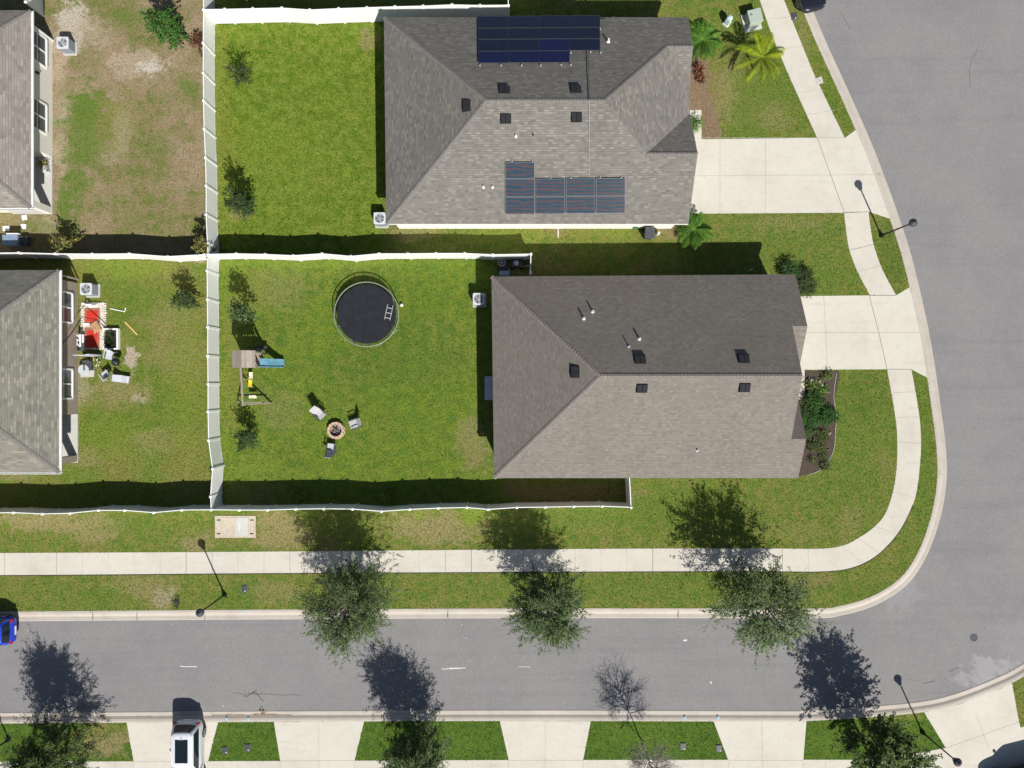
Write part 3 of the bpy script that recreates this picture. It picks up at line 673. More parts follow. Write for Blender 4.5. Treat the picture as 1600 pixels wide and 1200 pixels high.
for j in range(4):
    for i in range(4):
        if j == 3 and i == 3: continue
        panel(hA, xs[i] - (.5 - i * .2) * (3 - j) * .3, xs[i + 1] - .6, ys[j] + (i * -.4), ys[j + 1] - .7 - i * .4, slopeN, 'sol1b' if (j >= 2 and i == 2) or (j == 3) else 'sol1', 'dkgrey')
xs = [789.5, 836.5, 884, 931, 978]; ys = [253.5, 279.5, 307.5, 335]
for i in range(4):
    for j in range(3):
        if j == 0 and i > 0: continue
        panel(hA, xs[i] + .3, xs[i + 1] - 1.2, ys[j] + .2 - i * .5, ys[j + 1] - .6 - i * .5, slopeS, 'sol2')
b = MB()
b.beam(P(919.5, 82, slopeN(P(0, 82, 5)[1]) + .06), P(920.5, 156, RZ + .06), .035, .035); b.build('conduit', M['dkgrey'], hA, world=True)
b = MB(); zz = zat(slopeS, 277); b.beam(P(920.5, 157, RZ + .05), P(920, 277, zz + .06), .03, .03); b.build('conduit', M['pipegrey'], hA, world=True)
b = MB(); z0 = zat(slopeN, 32) + .1
b.tube([P(938, 30, z0), P(945, 31, z0), P(949, 27, z0), P(955, 29, z0), P(960, 25, z0)], .022); b.build('cable', M['dkgrey'], hA, world=True)
b = MB()
for x, y, f_ in ((750, 102, slopeN), (783, 102, slopeN), (815, 102, slopeN), (845, 102, slopeN), (877, 101, slopeN), (892, 101, slopeN), (892, 82, slopeN), (923, 81, slopeN), (939, 82, slopeN), (938, 45, slopeN), (800, 252, slopeS), (832, 252, slopeS), (860, 279, slopeS), (892, 278, slopeS), (938, 277, slopeS), (971, 277, slopeS)):
    z = zat(f_, y) + .1; c = P(x, y, z); b = MB(); b.box(c[0] - .035, c[0] + .035, c[1] - .04, c[1] + .04, z - .1, z + .02)
    b.build('clamp', M['galv'], hA, world=True)

# lower middle house
W0b, Yn, Ys = -1.2, 6.80, -5.87; RYb = (Yn + Ys) / 2; hd = (Yn - Ys) / 2; RZb = E + .5 * hd; XG = 16.85; XW = 17.75
zg1 = 4.56; yg1 = Yn - (zg1 - E) * 2; zg2 = 4.17; yg2 = Ys + (zg2 - E) * 2
B = dict(nw=(W0b - .08, Yn - .10, E), sw=(W0b + .08, Ys, E), ne=(XW - .08, Yn + .04, E), se=(XW + .1, Ys, E), r0=(W0b + hd, RYb, RZb), r1=(XG, RYb, RZb), a=(XW, yg1, zg1), a2=(XG, yg1, zg1), c=(XW + .08, yg2, zg2), c2=(XG + .08, yg2, zg2),
         p=(XW, yg1 - 3.1, zg1 - 1.55), p2=(XG - .25, yg1 - 3.1, zg1 - 1.55), q=(XW + .08, yg2 + 2.5, zg2 - 1.25), q2=(XG - .25, yg2 + 2.5, zg2 - 1.25))
hB = house('shingled_house', (8, RYb), 'brown grey shingled corner house with bare roof behind the fire pit lawn', [
    [B['sw'], B['r0'], B['nw']], [B['nw'], B['r0'], B['r1'], B['a2'], B['a'], B['ne']], [B['sw'], B['se'], B['c'], B['c2'], B['r1'], B['r0']],
    [(XG - .25, yg1, zg1 - .005), B['p2'], B['p'], (XW, yg1, zg1 - .005)], [(XG - .25, yg2, zg2 - .005), (XW + .08, yg2, zg2 - .005), B['q'], B['q2']]],
    [B['sw'], B['se'], B['c'], B['q'], (XG, B['q'][1], B['q'][2]), (XG, RYb, RZb - .01), (XG, B['p'][1], B['p'][2]), B['p'], B['a'], B['ne'], B['nw']],
    [(B['r0'], B['r1']), (B['sw'], B['r0']), (B['nw'], B['r0'])],
    [([(W0b + .4, Ys + .35), (XG - .4, Ys + .35), (XG - .4, Yn - .4), (W0b + .4, Yn - .4)],), ([(XG - .5, yg1 - 2.8), (XW - .4, yg1 - 2.8), (XW - .4, Yn - .4), (XG - .5, Yn - .4)],), ([(XG - .5, Ys + .35), (XW - .4, Ys + .35), (XW - .4, yg2 + 2.2), (XG - .5, yg2 + 2.2)],)],
    'roofB', 'capB', 'taupe', 'offwhite')
gablewall(hB, XG - .4, Ys + .4, Yn - .45, RYb, 2.86, RZb - .3, 'taupe'); gablewall(hB, XW - .4, yg1 - 2.8, Yn - .4, yg1, 2.86, zg1 - .25, 'taupe'); gablewall(hB, XW - .4, Ys + .35, yg2 + 2.2, yg2, 2.86, zg2 - .25, 'taupe')
b = MB(); b.box(XW - .39, XW - .35, yg1 - 2.3, Yn - .9, .02, 2.2); b.build('garage_door', M['white'], hB, world=True)
fN = lambda y: E + .5 * (Yn - y); fS = lambda y: E + .5 * (y - Ys)
for x, y in ((1000.5, 561), (1163, 560)): rvent(hB, x, y, zat(fN, y, .15), (0, 1, 0), .62, .46)
for x, y in ((1003.5, 607), (1164.5, 606)): rvent(hB, x, y, zat(fS, y, .15), (0, -1, 0), .6, .44)
rvent(hB, 898.5, 581, slopeW(898.5, W0b), (-1, 0, 0), .62, .46)
for x, y in ((913, 497), (927, 486), (1000.5, 529)): rpipe(hB, x, y, zat(fN, y, .4), .055, .38)
rpipe(hB, 984, 541, zat(fN, 541, .4), .035, .42); rpipe(hB, 1091, 704, zat(fS, 704, .2), .045, .2)
b = MB(); b.box(*[G(757.5, 0)[0], W0b + .38], G(0, 625)[1], G(0, 588)[1], .0, .10); b.build('doorstep', M['ltgrey'], hB, world=True)

# houses on the left
def lefthouse(name, label, xe, yn, ys, rm, wm, xw, winY, porch, fas, corner_inset=.4, solidS=True):
    hd = (yn - ys) / 2; rz = E + .5 * hd; ry = (yn + ys) / 2; xo = xe - 17.5
    a = dict(se=(xe, ys, E), ne=(xe, yn, E), r1=(xe - hd, ry, rz), r0=(xo + hd, ry, rz), nw=(xo, yn, E), sw=(xo, ys, E))
    py0, py1, pd = porch    # porch recess: y range and depth
    walls = [([(xo + .4, ys + .4), (xw - pd, ys + .4), (xw - pd, py1), (xw, py1), (xw, yn - .42), (xo + .4, yn - .42)],)]
    r = house(name, (xe - 8, ry), label, [[a['se'], a['ne'], a['r1']], [a['ne'], a['nw'], a['r0'], a['r1']], [a['nw'], a['sw'], a['r0']], [a['sw'], a['se'], a['r1'], a['r0']]],
              [a['sw'], a['se'], a['ne'], a['nw']], [(a['se'], a['r1']), (a['ne'], a['r1']), (a['r0'], a['r1'])], walls, rm, 'capA', wm, fas,
              [((xe, ys, E), (xe, yn, E)), ((xo, ys, E), (xe + .1, ys, E))])
    for y0, y1 in winY: window_east(r, xw, y0, y1, .75, 2.35)
    b = MB(); b.prism([(xw - pd, ys + .3), (xw + .02, ys + .3), (xw + .02, py1 - .002), (xw - pd, py1 - .002)], -.02, .09); b.build('porch_floor', M['slab'], r, world=True)
    b = MB(); b.box(xw - .42, xw, py0, py0 + .42, .09, 2.48); b.build('column', M[wm], r, world=True)
    b = MB(); b.box(xw - .3, xw - .002, py0 + .02, py1 - .002, 2.48, 2.84); b.box(xw - pd + .002, xw - .31, py0 + .02, py0 + .32, 2.48, 2.84); b.build('porch_beam', M['white'], r, world=True)
    return r, a
yw = lambda y: (600 - y) / FP * CH
hC, aC = lefthouse('shingled_house', 'tan shingled house at upper left with pale walls and two white windows', P(48, 0, E)[0], P(0, 16, E)[1], P(0, 325, E)[1], 'roofD', 'offwhite', G(82, 0)[0], [(yw(112), yw(70)), (yw(214), yw(172))], (yw(334), yw(246), 2.6), 'white')
hD, aD = lefthouse('shingled_house', 'weathered grey shingled house at lower left with taupe walls beside cluttered patio', P(92, 0, E)[0], P(0, 422, E)[1], P(0, 738, E)[1], 'roofC', 'taupe', G(122, 0)[0], [(yw(505), yw(462)), (yw(621), yw(579))], (yw(721), yw(647), 2.4), 'white')
# downpipe, wall lights
b = MB(); x_, y_ = G(83.5, 66); b.box(x_, x_ + .08, y_, y_ + .1, .05, 2.75); b.build('downpipe', M['white'], hC, world=True)
b = MB(); x_, y_ = G(122, 438); b.box(x_, x_ + .08, y_, y_ + .1, .05, 2.75); b.build('downpipe', M['taupe'], hD, world=True)
b = MB(); x_, y_ = G(82, 130); b.box(x_ + .01, x_ + .14, y_ - .06, y_ + .06, 1.5, 1.75); b.build('wall_lamp', M['blkmetal'], hC, world=True)
b = MB(); c = G(122, 0)[0]; b.tube([(c + .02, yw(548), 2.3), (c + .5, yw(525), 1.6), (c + .85, yw(497), 1.0), (c + 1.4, yw(500), .4), (c + 2.0, yw(512), .3)], .03, 5)
tag(b.build('power_cable', M['black']), 'black cable hanging from taupe wall down to the red mats', 'cable')

# ------------------------------------------------------------------ fences
def fence(pts_px, label, h=1.80, skip_first=False, top=True, group='white vinyl privacy fences between the yards'):
    "pts_px: post tops as seen in the photograph"
    pts = [Vector(P(x, y, h))[:2] for x, y in pts_px]
    r = thing('vinyl_fence', (pts[0][0], pts[0][1], 0), label, 'fence', group)
    o = Vector(pts[0])
    L = [Vector(p) - o for p in pts]
    for i, p in enumerate(L):
        if i == 0 and skip_first: continue
        d = (L[min(i + 1, len(L) - 1)] - L[max(i - 1, 0)]).normalized(); an = math.atan2(d.y, d.x)
        b = MB(); s = .064; b.box(p.x - s, p.x + s, p.y - s, p.y + s, -.02, h + .02, 0, an)
        po = b.build('post', M['post'], r)
        c = MB(); ca, sa = math.cos(an), math.sin(an)
        def sq(k, z): return [(p.x + (u * ca - v * sa) * k, p.y + (u * sa + v * ca) * k, z) for u, v in ((-1, -1), (1, -1), (1, 1), (-1, 1))]
        c.grid([sq(.078, h + .02), sq(.078, h + .045), sq(.02, h + .085)], 0, True, True, True)
        c.build('cap', M['post'], po)
    for a, c in zip(L, L[1:]):
        d = c - a; ln = d.length; u = d.normalized(); n = Vector((-u.y, u.x)); s = .068
        b = MB(); a1 = a + u * s; c1 = c - u * s; ln2 = (c1 - a1).length
        def pt(q, off, z): return (q.x + n.x * off, q.y + n.y * off, z)
        for sg in (1, -1):
            f = [pt(a1, .02 * sg, .10), pt(c1, .02 * sg, .10), pt(c1, .02 * sg, h - .12), pt(a1, .02 * sg, h - .12)]
            uv = [(0, 0), (ln2, 0), (ln2, h), (0, h)]
            if sg == -1: b.face(f, 0, uv)
            else: b.face(f[::-1], 0, uv[::-1])
        for z0, z1 in ((.04, .17), (h - .14, h)):
            b.prism([pt(a1, -.026, 0)[:2], pt(c1, -.026, 0)[:2], pt(c1, .026, 0)[:2], pt(a1, .026, 0)[:2]], z0, z1)
        b.build('panel', M['vinyl'], r)
    return r
fence([(316.5, -110), (317, -66), (317.5, -25), (318, 15), (317.5, 67), (317.5, 114), (318, 157), (319, 201), (321, 246), (322, 290), (322, 335), (324, 379), (325, 397.5)], 'long white vinyl fence between brown upper left yard and bright green lawn')
fence([(325, 397.5), (323.5, 423), (324, 467.5), (324.5, 511), (324.5, 556), (325, 600), (325, 643), (326, 688), (332, 732.5), (329, 776), (330, 796.5)], 'white vinyl fence beside the wooden playset, bending near its lower end', skip_first=True)
fence([(-60, 395), (-29, 395.5), (29, 395), (86, 396.5), (144, 397), (202, 396.5), (262, 401), (325, 397.5)][0:7] + [(319, 397.8)], 'white vinyl fence between upper left and lower left yards')
fence([(325, 397.5), (369, 396.5), (414, 397.5), (458, 399.5), (503, 396.5), (548, 400.5), (592, 396.5), (637, 396.5), (681, 396), (726, 396), (770, 398), (829.5, 397), (829, 426)], 'white vinyl fence above the trampoline, ending in a return to corner house', skip_first=True)
fence([(318, 15), (351, 14.5), (395, 13.5), (440, 12.5), (484, 15.5), (529, 13.5), (573, 12), (617, 10.5), (661, 9.5), (706, 7.5), (750, 8.5), (794, 8), (794.5, -34), (795, -78)], 'white vinyl fence along top edge of the photo above bright lawn', skip_first=True)
fence([(-160, 803), (-110, 802), (-66, 801), (-22, 801.5), (21, 801), (66, 803), (109.5, 802), (154, 797.5), (195, 797.5), (240, 801), (284, 797), (330, 796.5)], 'white vinyl fence between lower left yard and street verge')
fence([(330, 796.5), (374, 797), (418, 797), (462, 795.5), (506, 795), (551, 795.5), (596, 799), (640, 796), (684.5, 794), (729.5, 793), (762.5, 796), (807.5, 793), (852, 792.4), (896.5, 791.5), (940.7, 791), (986, 792.7), (983.5, 745)], 'white vinyl fence along the street behind the fire pit lawn', skip_first=True)
fence([(56, 27), (40, 3), (38, -50), (37, -100)][1:], 'short white vinyl fence running north from upper left house', group=None)

# ------------------------------------------------------------------ vegetation
def leafmesh(name, rng, cen, dirs, ln, wd, mats, parent, droop=.0):
    n = len(cen); cen = np.asarray(cen, float); dirs = np.asarray(dirs, float)
    dirs = dirs / (np.linalg.norm(dirs, axis=1, keepdims=True) + 1e-9)
    r = rng.normal(size=(n, 3)); r[:, 2] *= .35
    side = np.cross(dirs, np.array([0, 0, 1.0])) + r * .55; side -= dirs * (side * dirs).sum(1, keepdims=True); side /= np.linalg.norm(side, axis=1, keepdims=True) + 1e-9
    l = ln * rng.uniform(.6, 1.3, (n, 1)); w_ = wd * rng.uniform(.7, 1.3, (n, 1))
    v = np.empty((n, 4, 3)); v[:, 0] = cen - dirs * l * .5; v[:, 1] = cen + side * w_ * .5; v[:, 2] = cen + dirs * l * .5; v[:, 3] = cen - side * w_ * .5
    me = bpy.data.meshes.new(name); me.vertices.add(n * 4); me.vertices.foreach_set('co', v.ravel())
    me.loops.add(n * 4); me.loops.foreach_set('vertex_index', np.arange(n * 4, dtype=np.int32))
    me.polygons.add(n); me.polygons.foreach_set('loop_start', np.arange(0, n * 4, 4, dtype=np.int32)); me.polygons.foreach_set('loop_total', np.full(n, 4, dtype=np.int32))
    for m in mats: me.materials.append(m)
    me.polygons.foreach_set('material_index', rng.choice(len(mats), n, p=None).astype(np.int32))
    me.update(calc_edges=True)
    o = bpy.data.objects.new(name, me); COL.objects.link(o); o.parent = parent; return o
def tree(name, base, label, group, H_, R0, z0, seed, nl=7000, limbs=20, twigs=8, mats=('leafA', 'leafA2'), bark='bark', ll=.20, lw=.055, droop=.25, shape='round', lean=(0, 0), bare=False, cat='tree', tr=.075):
    rng = np.random.default_rng(seed); r = thing(name, (*base, 0), label, cat, group)
    b = MB(); tp = []
    for i in range(7):
        t = i / 6; tp.append((lean[0] * t * H_ + .06 * math.sin(seed + i * 1.7), lean[1] * t * H_ + .06 * math.cos(seed * 2 + i), t * H_ * .86))
    tp[0] = (0, 0, -.02); b.tube(tp, [tr * (1 - .8 * i / 6) for i in range(7)], 7)
    tips = []; tdir = []
    def trunk(z):
        t = max(0, min(1, z / (H_ * .86))) * 6; i = min(5, int(t)); f = t - i
        return Vector(tp[i]).lerp(Vector(tp[i + 1]), f)
    for i in range(limbs):
        f = (i + .5) / limbs; z = z0 * .85 + (H_ * .80 - z0 * .85) * f; az = i * 2.4 + rng.uniform(-.3, .3)
        if shape == 'round': rr = R0 * math.sqrt(max(.08, 1 - ((f - .28) / .80) ** 2))
        elif shape == 'cone': rr = R0 * (1.05 - .85 * f)
        else: rr = R0 * (.55 + .9 * f - .9 * f * f)
        rr *= rng.uniform(.72, 1.16); up = rng.uniform(.25, .6) + f * .9
        s = trunk(z); d = Vector((math.cos(az), math.sin(az), 0)); mid = s + d * rr * .5 + Vector((0, 0, rr * up * .42)); e = s + d * rr * .92 + Vector((0, 0, rr * up * .62))
        e.z = min(e.z, H_ - .1); b.tube([s, mid, e], [.032, .02, .008], 5)
        for j in range(twigs):
            t = rng.uniform(.25, 1.0); p = (s.lerp(mid, t * 2) if t < .5 else mid.lerp(e, t * 2 - 1))
            a2 = az + rng.normal() * .85; el = rng.normal() * .35 + .22
            tl = rng.uniform(.30, 1.0) * (.55 + .24 * R0) * (1.15 if t > .8 else .9)
            q = p + Vector((math.cos(a2) * math.cos(el), math.sin(a2) * math.cos(el), math.sin(el))) * tl; q.z -= droop * tl * .4
            if q.z > H_: q.z = H_ - rng.uniform(0, .2)
            b.tube([p, q], [.011, .004], 4); tips.append((p, q)); tdir.append(a2)
            if bare:
                for _ in range(4):
                    a3 = a2 + rng.normal() * .7; w0 = p.lerp(q, rng.uniform(.3, 1)); w1 = w0 + Vector((math.cos(a3), math.sin(a3), rng.uniform(-.1, .8))) * rng.uniform(.25, .5)
                    b.tube([w0, w1], [.006, .003], 3)
                    for _ in range(2):
                        a4 = a3 + rng.normal() * .8; v0 = w0.lerp(w1, rng.uniform(.4, 1)); b.tube([v0, v0 + Vector((math.cos(a4), math.sin(a4), rng.uniform(-.2, .6))) * rng.uniform(.12, .3)], [.004, .002], 3)
    b.build('trunk', M[bark], r)
    if nl:
        c = []; dd = []
        idx = rng.integers(0, len(tips), nl)
        for k_ in idx:
            p, q = tips[k_]; t = rng.beta(1.3, 1.0) * 1.22; o = p + (q - p) * t; sp = .05 + .09 * max(0, 1 - t)
            o = (o.x + rng.normal() * sp, o.y + rng.normal() * sp, o.z + rng.normal() * sp * .8)
            v = (q - p).normalized(); a = math.atan2(v.y, v.x) + rng.normal() * .5
            c.append(o); dd.append((math.cos(a), math.sin(a), rng.normal() * .3 - droop))
        leafmesh('crown', rng, c, dd, ll, lw, [M[m] for m in mats], r)
    return r
VG = 'young trees along the street verges'
tree('elm_tree', G(566, 920), 'broad feathery green tree on verge right of the tan vault', VG, 5.9, 2.55, 1.6, 11, 19000, 56, 14, ll=.22, lw=.035, droop=.35, tr=.08)
tree('elm_tree', G(852, 924), 'compact dense green tree on verge between two wider ones', VG, 6.2, 1.95, 1.6, 12, 19000, 56, 14, ll=.20, lw=.038, droop=.2)
tree('elm_tree', G(1163, 920), 'wide open-crowned tree on verge near the curve of the pavement', VG, 5.7, 2.85, 1.8, 13, 14500, 50, 14, mats=('leafA', 'leafA2', 'leafA2'), ll=.17, lw=.052, droop=.15)
tree('elm_tree', G(123, 1153), 'cone-shaped tree at bottom left with long shadow across the street', VG, 6.9, 2.45, 1.2, 14, 23000, 58, 14, mats=('leafA', 'leafC2'), shape='cone', ll=.19, lw=.038)
tree('elm_tree', G(657, 1154), 'slender dark tree between the second and third bottom driveways', VG, 6.1, 1.8, 1.3, 15, 21000, 56, 14, ll=.19, lw=.038)
tree('bare_tree', G(1003, 1158), 'leafless twiggy tree on bottom verge between the two right-hand driveways', VG, 4.9, 1.35, 2.3, 16, 260, 22, 9, bark='greybark', bare=True, tr=.05)
tree('oak_tree', G(1341, 1143), 'leafy dark tree at bottom right left of the street lamp', VG, 6.2, 2.15, 1.4, 17, 13000, 44, 12, mats=('leafC', 'leafC2', 'leafC2'), ll=.17, lw=.09, droop=0)
tree('small_tree', G(397, 684), 'spindly sapling beside fence below the swing set', 'saplings and bushes in the back yards', 2.4, .36, .95, 21, 700, 12, 5, mats=('leafA', 'leafC'), ll=.15, lw=.08, tr=.03)
tree('small_tree', G(395, 491), 'small leafy sapling beside fence above the playset roof', 'saplings and bushes in the back yards', 3.4, .40, 1.6, 22, 1000, 14, 6, mats=('leafC', 'leafA', 'leafA2'), ll=.13, lw=.08, tr=.03)
tree('small_tree', G(302, 474), 'dark sapling standing alone in the lower left yard', 'saplings and bushes in the back yards', 2.5, .32, .8, 23, 850, 14, 6, mats=('leafA', 'leafC'), ll=.14, lw=.08, tr=.03)
tree('shrub', G(278, 62), 'large bright green bush near top of the brown yard', 'saplings and bushes in the back yards', 3.5, .72, .4, 24, 3600, 18, 8, mats=('leafB', 'leafC', 'leafB2'), ll=.15, lw=.08, tr=.03, shape='oval', cat='bush')
tree('shrub', G(390, 135), 'small sparse bush at top of the bright green lawn', 'saplings and bushes in the back yards', 2.9, .34, 1.1, 25, 900, 10, 5, mats=('leafC', 'leafA'), ll=.13, lw=.05, tr=.02, shape='oval', cat='bush')
tree('shrub', G(393, 330), 'wispy bush beside fence at bottom of the bright green lawn', 'saplings and bushes in the back yards', 3.7, .48, 1.0, 26, 2000, 16, 7, mats=('leafC', 'leafA'), ll=.17, lw=.06, tr=.03, shape='oval', cat='bush')
tree('shrub', G(314, 70), 'small dark red shrub against the left side of long fence', None, .8, .28, .1, 27, 350, 8, 4, mats=('redleaf', 'redleaf2'), ll=.15, lw=.07, tr=.015, cat='bush')
tree('shrub', G(117, 384), 'yellow-leaved shrub in fence shadow below the brown yard', None, 1.9, .36, .6, 28, 600, 10, 5, mats=('dull', 'dull2', 'leafC'), ll=.14, lw=.10, tr=.02, cat='bush')
tree('shrub', G(332, 392), 'yellow-green shrub in the corner where the fences cross', None, 2.4, .32, 1.0, 29, 600, 10, 5, mats=('dull', 'dull2', 'leafC'), ll=.14, lw=.09, tr=.02, cat='bush')
for i, (x, y, hh, rr, nlv, mt, lb) in enumerate([
        (1229, 424, .80, .45, 1300, ('leafB', 'leafC'), 'dark bush against north side of corner house'),
        (1253, 437, .75, .42, 1300, ('leafC', 'leafA'), 'rounded green bush beside garage of corner house'),
        (1260, 451, .5, .28, 600, ('leafC', 'leafA'), 'low bush at the corner of the lower driveway'),
        (1243, 454, .5, .26, 500, ('leafC', 'leafA'), 'bush tucked between corner house wall and lower driveway'),
        (1269, 628, .55, .31, 2400, ('leafC', 'leafB'), 'large round green bush at top of the front garden bed'),
        (1248, 650, .5, .26, 1400, ('leafC', 'leafB'), 'green bush touching the eave of corner house front'),
        (1268, 654, .4, .20, 1200, ('leafC', 'leafB'), 'middle green bush of the front garden bed'),
        (1291, 649, .55, .33, 2200, ('leafC', 'leafB'), 'broad green bush at right edge of front garden bed'),
        (1256, 671, .4, .20, 600, ('leafC', 'leafB'), 'smallest green bush on the dark mulch bed'),
        (1083, 197, .8, .28, 500, ('palmG2', 'leafB2'), 'bright green bush beside the narrow white entry path')]):
    tree('shrub', G(x, y), lb, 'rounded bushes around the front gardens', hh, rr, .12, 60 + i, nlv, 14, 6, mats=mt, ll=.10, lw=.06, tr=.015, shape='oval', cat='bush')
R_.seed(12)
ORD = ['topmost', 'second', 'third', 'fourth', 'fifth', 'sixth', 'seventh', 'eighth', 'ninth', 'tenth', 'eleventh', 'twelfth', 'thirteenth']
bedxy = [(R_.uniform(1262, 1300), R_.uniform(585, 625)) for i in range(13)] + [(R_.uniform(1262, 1300), R_.uniform(676, 730)) for i in range(13)]
bedxy = sorted(bedxy[:13], key=lambda q: q[1]) + sorted(bedxy[13:], key=lambda q: q[1])
for i, (x, y) in enumerate(bedxy):
    if x > 1290 and y > 705: x -= 14
    rg = np.random.default_rng(200 + i); n_ = 75
    t = thing('bedding_plant', (*G(x, y), 0), (ORD[i] + ' leafy clump from the top, above the round bushes of mulch bed') if i < 13 else (ORD[i - 13] + ' dark clump from the top, below the round bushes of mulch bed'), 'plant', 'bedding plants near upper end of the bed' if i < 13 else 'bedding plants near lower end of the bed')
    a = rg.uniform(0, 6.28, n_); rr = rg.uniform(.03, .34, n_)
    leafmesh('foliage', rg, np.c_[rr * np.cos(a), rr * np.sin(a), .08 + .25 * rg.random(n_)], np.c_[np.cos(a), np.sin(a), .3 * rg.random(n_)], .17, .055, [M[q] for q in (('palmG2', 'leafC', 'dull') if i < 13 else ('leafC', 'leafA', 'dull'))], t)
for i, (x, y) in enumerate([(1268, 594), (1284, 602), (1267, 609), (1278, 615), (1296, 677), (1280, 597), (1292, 612)]):
    b = MB(); rr = R_.uniform(.10, .17)
    b.lathe([(rr * .8, -.02), (rr, .05), (rr * .7, .12), (rr * .2, .15)], (0, 0), 7)
    o = b.build('garden_stone', M['rock']); o.location = (*G(x, y), 0); o.scale = (1, R_.uniform(.6, .9), 1); o.rotation_euler.z = R_.uniform(0, 3)
    tag(o, ['white stone nearest the entry path in mulch bed', 'tan stone right of upper stones in mulch bed', 'white stone just above the large round bush', 'whitest pointed stone beside the large round bush', 'lone white stone at right among lower bed plants', 'small stone between the upper two bed stones', 'stone by the right edge of the upper bed'][i], 'stone', 'white stones in the mulch bed')
# bed edging
b = MB(); ed_ = crom([(1307, 583), (1303, 610), (1303, 628), (1307, 648), (1305, 672), (1303, 700), (1294, 720), (1280, 735), (1263, 742)], 5)
b.tube([(*G(*p), .03) for p in ed_], .014, 5); tag(b.build('bed_edging', M['chalk']), 'thin pale edging curving round the mulch bed', 'edging')

def palm(name, base, label, nf, L, z0, mats, seed, lw=.03, trunk_r=.09, arch=.9, ll=.34, cat='palm', group=None, steps=16):
    rng = np.random.default_rng(seed); r = thing(name, (*base, 0), label, cat, group)
    b = MB(); b.tube([(0, 0, -.02), (.02, .01, z0 * .6), (0, 0, z0)], [trunk_r, trunk_r * .8, trunk_r * .7], 9); b.build('trunk', M['bark'], r)
    for i in range(nf):
        az = 2 * math.pi * i / nf + rng.uniform(-.25, .25); l = L * rng.uniform(.8, 1.12); up = rng.uniform(.55, 1.1)
        pts = []
        for k_ in range(steps + 1):
            t = k_ / steps; hor = l * (t - .12 * t * t * arch); pts.append(Vector((math.cos(az) * hor, math.sin(az) * hor, z0 + l * (up * t - arch * 1.05 * t * t) * .62)))
        m = MB(); m.tube(pts, [.018 * (1 - .8 * k_ / steps) for k_ in range(steps + 1)], 4)
        s = Vector((-math.sin(az), math.cos(az), 0))
        for k_ in range(1, steps):
          for sub in (0, .33, .66):
            t = (k_ + sub) / steps; p = pts[k_].lerp(pts[k_ + 1], sub); d = (pts[k_ + 1] - pts[k_ - 1]).normalized(); q = ll * math.sin(math.pi * min(1, t * .86 + .12)) ** .75 * rng.uniform(.75, 1.15)
            for sg in (1, -1):
                o = p + s * sg * q * .85 + d * q * .55 + Vector((0, 0, -q * rng.uniform(.05, .5))); wv = d * lw * .5
                m.face([p - wv, p.lerp(o, .55) + wv * 1.1 + Vector((0, 0, .02)), o, p.lerp(o, .5) - wv], 1 if rng.random() < .5 else 2)
        m.build('frond', [M[mats[1]], M[mats[0]], M[mats[1]]], r)
    return r
palm('palm_tree', G(1177, 108), 'yellow-green feather palm beside the upper pavement', 13, 2.0, 1.75, ('palmY', 'palmY2'), 31, .026, arch=1.0, ll=.36, steps=26)
palm('palm_tree', G(1096, 67), 'low bushy green palm at corner of the solar panel house', 26, 1.5, .4, ('palmG', 'palmG2'), 32, .035, ll=.36)
palm('palm_tree', G(1080, 363), 'green bushy palm at corner between upper driveway and wall', 26, 1.35, .75, ('palmG', 'palmG2'), 33, .03, ll=.34)
def spiky(base, label, n, L, mats, seed):
    rg = np.random.default_rng(seed); t = thing('cordyline', (*base, 0), label, 'plant')
    b = MB(); b.tube([(0, 0, -.02), (0, 0, .3)], [.04, .03], 6); b.build('stem', M['bark'], t)
    b = MB()
    for i in range(n):
        a = rg.uniform(0, 6.28); e = rg.uniform(.15, 1.2); l = L * rg.uniform(.7, 1.1); s = Vector((-math.sin(a), math.cos(a), 0)) * .035
        p0 = Vector((0, 0, .25)); p1 = p0 + Vector((math.cos(a) * math.cos(e), math.sin(a) * math.cos(e), math.sin(e))) * l * .55; p2 = p1 + Vector((math.cos(a), math.sin(a), -.3 + e * .4)) * l * .45
        b.grid([[p0 - s * .5, p0 + s * .5], [p1 - s, p1 + s], [p2 - s * .1, p2 + s * .1]], i % 2)
    b.build('foliage', [M[m] for m in mats], t)
spiky(G(1091, 112), 'spiky dark red cordyline beside eave of solar panel house', 46, .62, ('redleaf', 'redleaf2'), 5)
spiky(G(1093, 128), 'smaller reddish cordyline just below the spiky one', 36, .42, ('redleaf', 'redleaf2', 'redleaf'), 6)
spiky(G(1083, 93), 'half-hidden bronze cordyline between green palm and spiky red one', 26, .4, ('redleaf', 'redleaf2'), 7)
for (x, y, lb, sd_) in ((470, 775, 'pale palm seedling in fence shadow, left of the pair', 41), (606, 775, 'yellow-tipped palm seedling in fence shadow, right of the pair', 42)):
    palm('small_palm', G(x, y), lb, 8, .62, .35, ('palmG', 'dull2'), sd_, .05, .03, ll=.22, cat='plant', steps=7)

